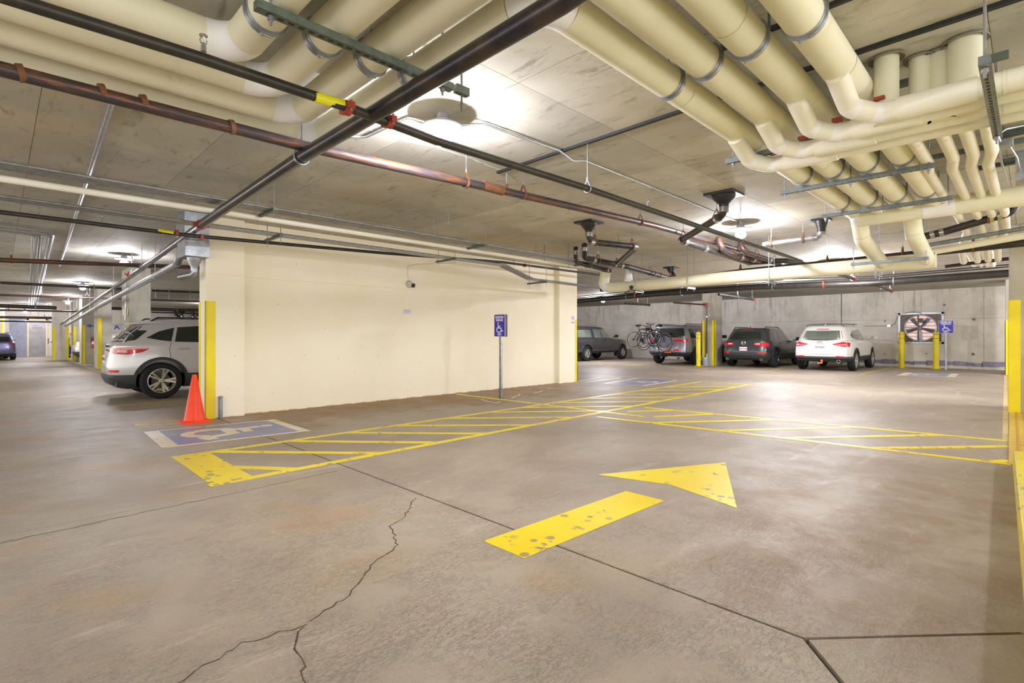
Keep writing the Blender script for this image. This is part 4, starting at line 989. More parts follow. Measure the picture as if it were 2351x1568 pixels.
# camera, cable, notices on the cream wall
c = PY(941, 653, 8.98)
t = thing('security_camera', 'small white dome security camera on the cream wall', 'camera', (c.x, 8.97, c.z))
bm = bm_new(); lathe(bm, [(0, 0), (.075, 0), (.078, .02), (.07, .05), (.045, .075), (0, .08)], (c.x - .03, 8.98, c.z), (0, -1, 0), 20); obj('dome', bm, 'camera_white', t)
bm = bm_new(); lathe(bm, [(0, 0), (.042, 0), (.042, .05), (.034, .055), (0, .05)], (c.x + .02, 8.93, c.z - .02), (.55, -.8, -.15), 16); obj('lens', bm, 'black_plastic', t)
bm = bm_new(); sweep(bm, [(c.x - .03, 8.97, c.z + .06), (c.x - .06, 8.97, c.z + .2), (c.x - .05, 8.97, c.z + .36), (c.x + .1, 8.93, c.z + .42), (c.x + .35, 8.0, 2.70)], .005, 6); obj('cable', bm, 'conduit', t)
A = PY(924, 709, 8.98); B = PY(946, 723, 8.98)
m = frame((A.x, 8.978, B.z), (1, 0, 0), (0, 0, 1)); W_ = B.x - A.x; H_ = A.z - B.z
bm = prism(bm_new(), [(0, 0), (W_, 0), (W_, H_), (0, H_)], m, .0, .003); t = tag(obj('paper_notice', bm, 'paper', smooth=False), 'small white paper notice taped to the cream wall below the camera', 'notice')
bm = bm_new(); random.seed(2)
for k in range(4):
    x = .03
    while x < W_ - .05:
        l = random.uniform(.01, .025); stroke(bm, [(x, H_ * (.82 - .17 * k)), (x + l, H_ * (.82 - .17 * k))], .007, m, .003, .0036, False); x += l + .008
obj('print', bm, 'ink', t, smooth=False)
A = PY(1311, 724, 8.85); B = PY(1319, 744, 8.85)
m = frame((A.x, 8.848, B.z), (1, 0, 0), (0, 0, 1)); W_ = B.x - A.x; H_ = A.z - B.z
bm = prism(bm_new(), [(0, 0), (W_, 0), (W_, H_), (0, H_)], m, 0, .004); t = tag(obj('no_smoking_sign', bm, 'sign_white', smooth=False), 'small white no smoking sign at the right end of the cream wall', 'sign')
bm = bm_new(); arc = [(W_ / 2 + W_ * .3 * math.cos(a * PI / 9), H_ * .7 + W_ * .3 * math.sin(a * PI / 9)) for a in range(19)]
for i in range(18): stroke(bm, arc[i:i + 2], W_ * .07, m, .004, .005, False)
stroke(bm, [(W_ * .3, H_ * .83), (W_ * .7, H_ * .57)], W_ * .07, m, .004, .005); obj('prohibition_ring', bm, 'red', t, smooth=False)
bm = bm_new(); stroke(bm, [(W_ * .32, H_ * .7), (W_ * .66, H_ * .7)], W_ * .08, m, .004, .0046)
merge(bm, text_bm('NO', W_ * .28, m @ Matrix.Translation((W_ / 2, H_ * .3, .004)), .0008)); merge(bm, text_bm('SMOKING', W_ * .2, m @ Matrix.Translation((W_ / 2, H_ * .14, .004)), .0008, bold=.001)); obj('lettering', bm, 'ink', t, smooth=False)
# steel stub at the wall foot
bm = bm_new(); lathe(bm, [(0, 0), (.028, 0), (.028, .30), (.024, .31), (.03, .315), (.03, .34), (0, .345)], (2.43, 8.80, 0), n=14); tag(obj('pipe_stub', bm, 'strut_steel'), 'short capped steel pipe stub at the foot of the cream wall', 'pipe stub')

# ------------------------------------------------------------------ signs
def parking_sign(label, base, post_h, post_w, W_, H_, zb, rot, back=True, perf=True):
    t = thing('parking_sign', label, 'sign', base, rotz=rot)     # local: x right, -y towards the viewer
    bm = bm_new(); pw = post_w; box(bm, (-pw / 2, 0, 0), (-pw / 2 + .006, pw, post_h)); box(bm, (-pw / 2, 0, 0), (pw / 2, .006, post_h)); box(bm, (pw / 2 - .006, 0, 0), (pw / 2, pw, post_h)); box(bm, (-pw / 2, pw - .006, 0), (pw / 2, pw, post_h)); obj('post', bm, 'galvanized', t, local=True, smooth=False)
    if perf:
        bm = bm_new(); z = .05
        while z < post_h - .03:
            for mm in (frame((0, -.001, z), (1, 0, 0), (0, 0, 1)),): prism(bm, disc(0, 0, .0075, 8), mm, 0, .0015)
            z += .028
        o = obj('perforations', bm, 'strut_slot', t, local=True, smooth=False); o['kind'] = 'stuff'
        bm = bm_new(); box(bm, (-pw / 2 - .006, -.006, 0), (pw / 2 + .006, pw + .006, .2)); obj('base_sleeve', bm, 'strut_steel', t, local=True, smooth=False)
    m = frame((0, -.010, zb), (1, 0, 0), (0, 0, 1))
    bm = prism(bm_new(), rrect(-W_ / 2, 0, W_ / 2, H_, .025), m, 0, .004); bmesh.ops.recalc_face_normals(bm, faces=bm.faces); pl = obj('sign_panel', bm, 'sign_white', t, local=True, smooth=False)
    bm = prism(bm_new(), rrect(-W_ / 2 + .008, .008, W_ / 2 - .008, H_ - .008, .02), m, .004, .0055); bmesh.ops.recalc_face_normals(bm, faces=bm.faces); obj('blue_face', bm, 'sign_blue', pl, local=True, smooth=False)
    s = W_ / .305
    bm = bm_new()
    for tx, sz, zz in (('RESERVED', .058, .395), ('PARKING', .058, .335), ('ONLY', .058, .045)):
        q = text_bm(tx, sz * s, Matrix.Identity(4), .0006, bold=.0016 * s)
        xs = [v.co.x for v in q.verts]; wid = max(xs) - min(xs); targ = {'RESERVED': .235, 'PARKING': .20, 'ONLY': .115}[tx] * s
        bmesh.ops.transform(q, matrix=m @ Matrix.Translation((0, zz * H_ / .457, .006)) @ Matrix.Diagonal((targ / wid, 1.15, 1, 1)), verts=q.verts); merge(bm, q)
    obj('lettering', bm, 'sign_white', pl, local=True, smooth=False)
    bm = wheelchair(bm_new(), m @ Matrix.Translation((-.01, .085 * H_ / .457, 0)) @ Matrix.Diagonal((.215 * s, .205 * H_ / .457, 1, 1)), .0055, .007, .10); obj('access_symbol', bm, 'sign_white', pl, local=True, smooth=False)
    if back:
        m2 = frame((0, pw + .008, zb), (1, 0, 0), (0, 0, 1)); bm = prism(bm_new(), rrect(-W_ / 2, 0, W_ / 2, H_, .025), m2, 0, -.004); bmesh.ops.recalc_face_normals(bm, faces=bm.faces); obj('rear_panel', bm, 'sign_aluminium', t, local=True, smooth=False)
    for z in (zb + H_ * .1, zb + H_ * .9):
        pass
    return t
parking_sign('blue reserved wheelchair parking sign on perforated post by the cream wall', (7.27, 7.66, 0), 1.70, .05, .31, .46, 1.25, math.radians(-88))
parking_sign('small blue reserved wheelchair parking sign beside the wall fan', (25.1, PX(2172, 843, 25.1).y, 0), 1.77, .06, .43, .48, 1.36, math.radians(-88), back=False, perf=False)
# ------------------------------------------------------------------ cone
c = (2.06, 8.72, 0)
t = thing('traffic_cone', 'glossy orange traffic cone standing at the wall corner', 'cone', c)
bm = bm_new(); prism(bm, rrect(-.19, -.19, .19, .19, .03), I4, 0, .02); bmesh.ops.translate(bm, verts=bm.verts, vec=V(c)); prism(bm, [(c[0] + x, c[1] + y) for x, y in rrect(-.17, -.17, .17, .17, .03)], I4, .02, .032); bmesh.ops.recalc_face_normals(bm, faces=bm.faces); obj('base', bm, 'orange_cone', t, smooth=False)
bm = bm_new(); lathe(bm, [(.142, .03), (.137, .045), (.03, .69), (.024, .70), (.018, .70), (.018, .66)], c, n=32); obj('cone_body', bm, 'orange_cone', t)
# ------------------------------------------------------------------ bollards
pb = None
for lb, x, y in (('yellow bollard standing left of the middle column drum', 21.0, 9.95), ('yellow bollard at the left corner of the wall fan', 25.6, 3.68), ('yellow bollard in front of the fan right side', 25.6, 2.61)):
    if pb is None:
        t = thing('bollard', lb, 'bollard', (x, y, 0), 'yellow bollards'); pb = t
        bm = bm_new(); lathe(bm, [(0, 0), (.17, 0), (.17, .012), (.095, .014), (.095, 1.36), (.085, 1.41), (.05, 1.44), (0, 1.45)], n=24); obj('post', bm, 'yellow_post', t, local=True)
        for z in (1.16, 1.32): obj('band', lathe(bm_new(), [(.0955, z), (.098, z), (.098, z + .014), (.0955, z + .014)], n=24), 'fan_frame', t, local=True)
    else:
        t = pb.copy(); COL.objects.link(t); t.location = (x, y, 0); t['label'] = lb
        for ch in pb.children: q = ch.copy(); COL.objects.link(q); q.parent = t
# ------------------------------------------------------------------ wall fan
fy, fz, fx = 3.15, 1.58, WX
t = thing('wall_fan', 'large industrial exhaust fan set in a square frame on the end wall', 'fan', (fx, fy, fz - .6))
def ringsq(bm, x0, x1, hy, hz, wd):
    box(bm, (x0, fy - hy, fz + hz - wd), (x1, fy + hy, fz + hz)); box(bm, (x0, fy - hy, fz - hz), (x1, fy + hy, fz - hz + wd)); box(bm, (x0, fy - hy, fz - hz), (x1, fy - hy + wd, fz + hz)); box(bm, (x0, fy + hy - wd, fz - hz), (x1, fy + hy, fz + hz))
bm = bm_new(); ringsq(bm, fx - .07, fx + .0, .72, .62, .07); obj('outer_frame', bm, 'galvanized', t, smooth=False)
R_ = .50
bm = bm_new(); sq = []
n = 40
for k in range(n):     # plate with round opening
    a0, a1 = 2 * PI * k / n, 2 * PI * (k + 1) / n
    def edge(a):
        c, s = math.cos(a), math.sin(a); q = min(.66 / max(abs(c), 1e-6), .56 / max(abs(s), 1e-6)); return (fy + c * q, fz + s * q)
    def inn(a): return (fy + math.cos(a) * R_, fz + math.sin(a) * R_)
    vs = [bm.verts.new((fx - .05, *p)) for p in (inn(a0), inn(a1), edge(a1), edge(a0))]; bm.faces.new(vs)
obj('back_plate', bm, 'fan_frame', t, smooth=False)
bm = bm_new(); lathe(bm, [(R_ + .03, 0), (R_ + .035, .05), (R_ + .01, .09), (R_ - .01, .05), (R_ - .012, -.04)], (fx - .05, fy, fz), (-1, 0, 0), 48); obj('shroud_ring', bm, 'shroud_paint', t)
sh = None
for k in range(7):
    bm = bm_new(); z = fz - .5 + k * .143; obox(bm, (fx - .006, fy - .5, z + .07), (fx - .006, fy + .5, z + .07), .135, .008, (1, 0, .35)); obj('louver_slat', bm, 'louver_glow', t, smooth=False)
hub = V((fx - .10, fy, fz)); bl = bm_new()
for k in range(5):
    a = math.radians(90 + 36 + 72 * k); u = V((0, math.cos(a), math.sin(a))); s = V((0, -math.sin(a), math.cos(a))); b3 = bm_new()
    f = []
    for rr, wd, tw in ((.07, .07, .5), (.25, .13, .4), (.46, .15, .3)):
        cc = hub + u * rr; f.append((cc - s * wd / 2 + V((tw * wd * .4, 0, 0)), cc + s * wd / 2 - V((tw * wd * .4, 0, 0))))
    V1 = [[b3.verts.new(p + V((o_, 0, 0))) for p in q] for q in f for o_ in (0,)]; V2 = [[b3.verts.new(p + V((.006, 0, 0))) for p in q] for q in f]
    for i in range(2):
        b3.faces.new((V1[i][0], V1[i][1], V1[i + 1][1], V1[i + 1][0])); b3.faces.new((V2[i][0], V2[i + 1][0], V2[i + 1][1], V2[i][1]))
        for j in range(2): b3.faces.new((V1[i][j], V1[i + 1][j], V2[i + 1][j], V2[i][j]))
    obj('blade', b3, 'fan_metal', t)
bm = bm_new(); lathe(bm, [(0, .06), (.05, .05), (.07, 0), (.07, -.05), (0, -.05)], hub, (-1, 0, 0), 18); obj('hub', bm, 'fan_metal', t)
bm = bm_new(); obox(bm, (fx - .16, fy + .06, fz - .53), (fx - .16, fy + .06, fz + .53), .05, .05, (1, 0, 0)); obox(bm, (fx - .16, fy + .5, fz + .02), (fx - .16, fy, fz + .02), .04, .03); obj('support_bar', bm, 'fan_frame', t, smooth=False)
bm = bm_new(); lathe(bm, [(0, 0), (.08, 0), (.085, .02), (.08, .16), (.03, .18), (0, .18)], (fx - .12, fy - .04, fz + .3), (-1, 0, 0), 18); obj('motor', bm, 'fan_frame', t)
bm = bm_new(); box(bm, (fx - .058, fy - .55, fz + .46), (fx - .052, fy - .46, fz + .54)); obj('warning_label', bm, 'orange_coupling', t, smooth=False)
q = [PX(1985, 748, WX - .02), PX(2036, 748, WX - .02)]; bm = bm_new(); sweep(bm, q, .012, 6)
c = PX(2041, 748, WX - .03); box(bm, c - V((.03, .06, .05)), c + V((.02, .06, .05))); sweep(bm, [PX(2046, 748, WX - .03), PX(2055, 742, WX - .04), PX(2060, 728, WX - .06), PX(2068, 721, WX - .09), PX(2095, 716, WX - .11), PX(2112, 718, WX - .11), PX(2118, 724, WX - .11)], .013, 6)
tag(obj('power_conduit', bm, 'conduit'), 'grey flexible conduit and small box feeding the wall fan', 'conduit')
# ------------------------------------------------------------------ far left lobby
d1 = struct(thing('door_1', 'tall metal elevator door at the far left', 'door', (1.7, WYB - .02, 0))); del d1['category']
A = PY(66, 735, WYB - .04); B = PY(105, 815, WYB - .04)
bm = bm_new(); box(bm, (A.x, WYB - .05, 0), (B.x, WYB - .02, A.z)); obj('door_leaf', bm, 'door_metal', d1, smooth=False)
bm = bm_new(); box(bm, (A.x - .08, WYB - .08, 0), (A.x, WYB, A.z + .08)); box(bm, (B.x, WYB - .08, 0), (B.x + .08, WYB, A.z + .08)); box(bm, (A.x - .08, WYB - .08, A.z), (B.x + .08, WYB, A.z + .08)); obj('door_frame', bm, 'cream_trim', d1, smooth=False)
bm = bm_new(); merge(bm, text_bm('ELEVATOR', .1, frame(((A.x + B.x) / 2, WYB - .052, 1.75), (1, 0, 0), (0, 0, 1)), .001)); obj('lettering', bm, 'ink', d1, smooth=False)
A = PY(22, 731, WYB - .03); B = PY(65, 815, WYB - .03)
d2 = struct(thing('door_2', 'grey blue sliding door panel at the far left', 'door', (.9, WYB - .02, 0))); del d2['category']
bm = bm_new(); box(bm, (A.x, WYB - .04, 0), (B.x, WYB - .01, A.z)); obj('door_leaf', bm, 'door_grey', d2, smooth=False)
bm = bm_new(); box(bm, (A.x - .1, WYB - .1, A.z), (3.0, WYB, A.z + .14)); obj('lintel', bm, 'black_plastic', d2, smooth=False)
A = PY(130, 755, WYB - .03); B = PY(153, 815, WYB - .03)
d3 = struct(thing('door_3', 'dark doorway behind the blue dumpster', 'door', (2.8, WYB - .02, 0))); del d3['category']
bm = bm_new(); box(bm, (A.x, WYB - .03, 0), (B.x, WYB - .01, A.z + .1)); obj('door_leaf', bm, 'door_dark', d3, smooth=False)
bm = bm_new(); box(bm, (A.x - .06, WYB - .06, 0), (A.x, WYB, A.z + .3)); box(bm, (A.x - .06, WYB - .06, A.z + .24), (B.x + .1, WYB, A.z + .34)); obj('door_frame', bm, 'cream_trim', d3, smooth=False)
c = PY(110, 781, WYB - .02); bm = bm_new(); box(bm, (c.x - .05, WYB - .03, c.z - .2), (c.x + .05, WYB, c.z + .12)); t = tag(obj('call_panel', bm, 'stainless', smooth=False), 'small call button panel between the elevator and dumpster', 'panel')
bm = bm_new(); box(bm, (c.x - .03, WYB - .035, c.z - .0), (c.x + .03, WYB - .028, c.z + .09)); obj('button_plate', bm, 'red', t, smooth=False)
# dumpster
A = PY(122, 780, 39.5); B = PY(153, 817, 39.5); dx0, dx1 = A.x, B.x + .25
t = thing('dumpster', 'blue wheeled dumpster with sloped lid by the dark doorway', 'dumpster', (dx0, 39.5, 0)); dt = A.z
bm = bm_new(); m = frame((dx0, 39.5, 0), (1, 0, 0), (0, 0, 1)); Wd = dx1 - dx0; prism(bm, [(.06, .16), (Wd - .06, .16), (Wd, dt * .8), (Wd, dt * 1.05), (0, dt * .86), (0, dt * .75)], m, 0, -1.2); bmesh.ops.recalc_face_normals(bm, faces=bm.faces); obj('body', bm, 'dumpster_blue', t, smooth=False)
bm = bm_new(); prism(bm, [(-.05, dt * .84), (Wd + .04, dt * 1.04), (Wd + .04, dt * 1.1), (-.05, dt * .9)], m, .05, -1.25); bmesh.ops.recalc_face_normals(bm, faces=bm.faces); obj('lid', bm, 'dumpster_blue', t, smooth=False)
bm = bm_new()
for kx in (.1, Wd * .5, Wd * .8): box(bm, (dx0 + kx, 39.46, .3), (dx0 + kx + .05, 39.5, dt * .7))
box(bm, (dx0 + .05, 39.44, dt * .4), (dx0 + Wd * .7, 39.5, dt * .66)); obj('rib', bm, 'dumpster_blue', t, smooth=False)
bm = bm_new(); box(bm, (dx1 - .14, 39.48, dt * .62), (dx1, 39.495, dt * 1.0)); obj('yellow_label', bm, 'yellow_post', t, smooth=False)
for kx in (.1, Wd - .15): bm = bm_new(); lathe(bm, [(0, -.03), (.08, -.03), (.08, .03), (0, .03)], (dx0 + kx, 39.55, .08), (0, 1, 0), 14); obj('caster', bm, 'black_rubber', t)
# stencils, notices, extinguisher on the columns
A = PY(262, 751, WYB); bm = bm_new()
merge(bm, text_bm('ATO', .44, frame((A.x + .36, WYB - .001, A.z), (1, 0, 0), (0, 0, 1)), .002, bold=.02)); bmesh.ops.translate(bm, verts=bm.verts, vec=(.1, 0, 0)); tag(obj('wall_lettering', bm, 'blue_stencil', smooth=False), 'blue stencilled capital letters on the back wall', 'lettering')
A = PY(198, 748, 30.5); B = PY(219, 748, 30.5); m = frame((A.x, 30.496, A.z), (1, 0, 0), (0, 0, 1)); L = B.x - A.x; bm = prism(bm_new(), [(0, 0), (L * .5, .1), (L * .5, .03), (L, .03), (L, -.03), (L * .5, -.03), (L * .5, -.1)], m, 0, .004); bmesh.ops.recalc_face_normals(bm, faces=bm.faces); tag(obj('arrow_stencil', bm, 'blue_stencil', smooth=False), 'blue arrow stencil pointing left on the wide column', 'lettering')
A = PY(160, 764, 36); B = PY(170, 776, 36); bm = bm_new(); box(bm, (A.x, 35.985, B.z), (B.x, 35.998, A.z)); t = tag(obj('notice_sign', bm, 'sign_white', smooth=False), 'white notice sign with red heading on the far pale column', 'sign')
bm = bm_new(); box(bm, (A.x + .02, 35.98, A.z - .1), (B.x - .02, 35.985, A.z - .02)); merge(bm, text_bm('NOTICE', .06, frame(((A.x + B.x) / 2, 35.982, A.z - .17), (1, 0, 0), (0, 0, 1)))); obj('red_heading', bm, 'red', t, smooth=False)
A = PY(160, 777, 36); B = PY(170, 790, 36); bm = bm_new(); box(bm, (A.x, 35.985, B.z), (B.x, 35.998, A.z)); t = tag(obj('lower_notice', bm, 'paper', smooth=False), 'pale lower notice beneath the red notice on the far column', 'sign')
c = PY(216, 790, 30.4); t = thing('fire_extinguisher', 'red fire extinguisher mounted on the wide left column', 'extinguisher', (c.x, 30.38, .72))
bm = bm_new(); lathe(bm, [(0, 0), (.085, 0), (.09, .03), (.09, .36), (.06, .42), (.03, .45), (0, .45)], (c.x, 30.38, .72), n=16); obj('cylinder', bm, 'red', t)
bm = bm_new(); lathe(bm, [(.092, .17), (.092, .3)], (c.x, 30.38, .72), n=16); obj('white_label', bm, 'sign_white', t)
bm = bm_new(); sweep(bm, [(c.x, 30.38, 1.16), (c.x, 30.38, 1.22), (c.x - .1, 30.34, 1.2), (c.x - .11, 30.33, .95)], .013, 6); obj('hose', bm, 'black_rubber', t)
# emergency light on first column side, pipes on back wall
c = PY(288, 716, 17.2); bm = bm_new(); box(bm, c - V((.05, .1, .11)), c + V((.05, .1, .08)), .02); tag(obj('emergency_light', bm, 'cream_trim'), 'pale boxy emergency light on the side of the first column', 'light')
bm = bm_new(); sweep(bm, [PY(289, 650, 17.1), PY(289, 700, 17.1), PY(288, 735, 17.1)], .02, 8); tag(obj('conduit', bm, 'conduit'), 'vertical conduit up the side of the first column', 'conduit')
t = thing('pipe_cluster', 'cluster of black pipes and valves on the back wall above the silver car', 'pipe', tuple(PY(420, 735, 42.6)))
for pts in (((401, 708), (404, 722), (424, 738)), ((417, 705), (417, 737)), ((410, 712), (417, 718), (426, 712)), ((443, 716), (443, 738)), ((455, 718), (455, 738))):
    bm = bm_new(); sweep(bm, [PY(*p, 42.6) for p in pts], .10, 10); obj('pipe', bm, 'black_pipe', t)
for px, py in ((443, 729), (455, 730), (417, 727)): bm = bm_new(); p = PY(px, py, 42.6); sweep(bm, [p - V((0, 0, .08)), p + V((0, 0, .08))], .13, 10); obj('coupling', bm, 'stainless', t)
# hoist plates
# ================================================================== VEHICLES
def ring_pts(z, xr, xf, hw, n=72, p=8.0, pf=None):
    xc = (xr + xf) / 2; a = (xf - xr) / 2; out = []
    for k in range(n):
        ph = 2 * PI * (k + .5) / n; c, s = math.cos(ph), math.sin(ph); q = (pf or p) if c > 0 else p
        r = 1 / (abs(c) ** q + abs(s) ** q) ** (1 / q); out.append((xc + a * r * c, hw * r * s, z))
    return out
def loft(levels, p=8.0, pf=None, cap=True, n=72):
    bm = bm_new(); rings = [[bm.verts.new(v) for v in ring_pts(*L[:4], n=n, p=(L[4] if len(L) > 4 else p), pf=pf)] for L in levels]
    for A, B in zip(rings, rings[1:]):
        for k in range(n): bm.faces.new((A[k], A[(k + 1) % n], B[(k + 1) % n], B[k]))
    if cap: bm.faces.new(rings[0][::-1]); bm.faces.new(rings[-1])
    return bm
def cut_arches(bm, xs, r, zc, hw, depth=.34):
    me = bpy.data.meshes.new('b'); bmesh.ops.recalc_face_normals(bm, faces=bm.faces); bm.to_mesh(me); bm.free(); o = bpy.data.objects.new('b', me); COL.objects.link(o)
    c = bm_new()
    for x in xs:
        for s in (-1, 1): bmesh.ops.create_cone(c, cap_ends=True, segments=36, radius1=r, radius2=r, depth=depth + .2, matrix=Matrix.Translation((x, s * (hw + .1 - depth / 2), zc)) @ Matrix.Rotation(PI / 2, 4, 'X'))
    mc = bpy.data.meshes.new('c'); c.to_mesh(mc); c.free(); oc = bpy.data.objects.new('c', mc); COL.objects.link(oc)
    md = o.modifiers.new('x', 'BOOLEAN'); md.operation = 'DIFFERENCE'; md.object = oc; md.solver = 'EXACT'
    bpy.context.view_layer.update(); dg = bpy.context.evaluated_depsgraph_get(); res = bpy.data.meshes.new_from_object(o.evaluated_get(dg))
    b = bm_new(); b.from_mesh(res)
    for q in (o, oc): bpy.data.objects.remove(q)
    for q in (me, mc, res): bpy.data.meshes.remove(q)
    return b
def resample(P, n):
    P = [V(p) for p in P]; L = [0]
    for i in range(1, len(P)): L.append(L[-1] + (P[i] - P[i - 1]).length)
    out = []
    for k in range(n):
        s = L[-1] * k / (n - 1); i = 0
        while i < len(P) - 2 and L[i + 1] < s: i += 1
        d = L[i + 1] - L[i]; out.append(P[i].lerp(P[i + 1], (s - L[i]) / d if d else 0))
    return out
def patch(tree, side, low, up, off=.006, n=14, m=4, sink=.012):
    """panel between two polylines projected on to the body. side: 'r' (-y) 'l' (+y) coordinates (x,z); 'b' rear coordinates (y,z); 'f' front (y,z); 't' top (x,y)"""
    A, B = resample(low, n), resample(up, n); bm = bm_new()
    dr = {'r': V((0, 1, 0)), 'l': V((0, -1, 0)), 'b': V((1, 0, 0)), 'f': V((-1, 0, 0)), 't': V((0, 0, -1))}[side]
    def hit(q, o_):
        if side in 'rl': s = V((q.x, -dr.y * 3, q.y))
        elif side == 'b': s = V((-3, q.x, q.y))
        elif side == 'f': s = V((9, q.x, q.y))
        else: s = V((q.x, q.y, 4))
        h = tree.ray_cast(s, dr)
        if h[0] is None: return None
        return h[0] - dr * o_
    g_ = []; last = None
    for j in range(m + 1):
        row = []
        for i in range(n):
            q = A[i].lerp(B[i], j / m); h = hit(q, off)
            if h is None: h = last or V((0, 0, 1))
            last = h; row.append(bm.verts.new(h))
        g_.append(row)
    for j in range(m):
        for i in range(n - 1): 
            try: bm.faces.new((g_[j][i], g_[j][i + 1], g_[j + 1][i + 1], g_[j + 1][i]))
            except ValueError: pass
    bd = g_[0] + [g_[j][-1] for j in range(1, m + 1)] + g_[m][-2::-1] + [g_[j][0] for j in range(m - 1, 0, -1)]
    bk = [bm.verts.new(v.co + dr * (off + sink)) for v in bd]
    for i in range(len(bd)):
        k2 = (i + 1) % len(bd)
        try: bm.faces.new((bd[i], bd[k2], bk[k2], bk[i]))
        except ValueError: pass
    bmesh.ops.remove_doubles(bm, verts=bm.verts, dist=.0005); bmesh.ops.recalc_face_normals(bm, faces=bm.faces)
    return bm
WH = {}
def wheel(parent, x, side, y, r, rr, wd, rim='rim_silver', spokes=5, key=None):
    w_ = bpy.data.objects.new('wheel', None); COL.objects.link(w_); w_.parent = parent; w_.location = (x, y * side, r); w_.rotation_euler.z = 0 if side < 0 else PI
    key = (r, rr, wd, rim, spokes)
    if key not in WH:
        h = wd / 2; bm = bm_new(); ax = (0, -1, 0)
        lathe(bm, [(rr, h - .02), (rr + .015, h), (r - .03, h - .003), (r - .008, h - .03), (r, h - .06), (r, .012), (r - .008, .008), (r - .008, -.008), (r, -.012), (r, -h + .06), (r - .008, -h + .03), (r - .03, -h), (rr, -h + .01)], (0, 0, 0), ax, 40); a = obj('tyre', bm, 'black_rubber', w_, local=True)
        bm = bm_new(); lathe(bm, [(rr + .002, h - .01), (rr - .012, h - .008), (rr - .02, h - .03), (rr - .02, -h + .02)], (0, 0, 0), ax, 36)
        for k in range(spokes):
            an = 2 * PI * k / spokes; u = V((math.cos(an), 0, math.sin(an))); s = V((-math.sin(an), 0, math.cos(an))); yo = V((0, -h + .035, 0))
            sp_ = .16 if spokes == 5 else .10
            for sg in (-1, 1):
                an2 = an + sg * sp_; u2 = V((math.cos(an2), 0, math.sin(an2)))
                obox(bm, u * .035 + yo * .8 + V((0, 0, 0)), u2 * (rr - .012) + V((0, -h + .02, 0)), .040 if spokes == 5 else .024, .026, (0, -1, 0))
        lathe(bm, [(.0, h - .02), (.035, h - .022), (.05, h - .035), (.055, h - .06)], (0, 0, 0), ax, 20); b = obj('rim', bm, rim, w_, local=True, ang=25)
        bm = bm_new(); lathe(bm, [(.05, .0), (rr * .66, .0), (rr * .66, -.02), (.05, -.02)], (0, 0, 0), ax, 28); c = obj('brake_disc', bm, 'fan_frame', w_, local=True)
        WH[key] = (a.data, b.data, c.data)
    else:
        for nme, d in zip(('tyre', 'rim', 'brake_disc'), WH[key]): obj(nme, d, None, w_)
    return w_
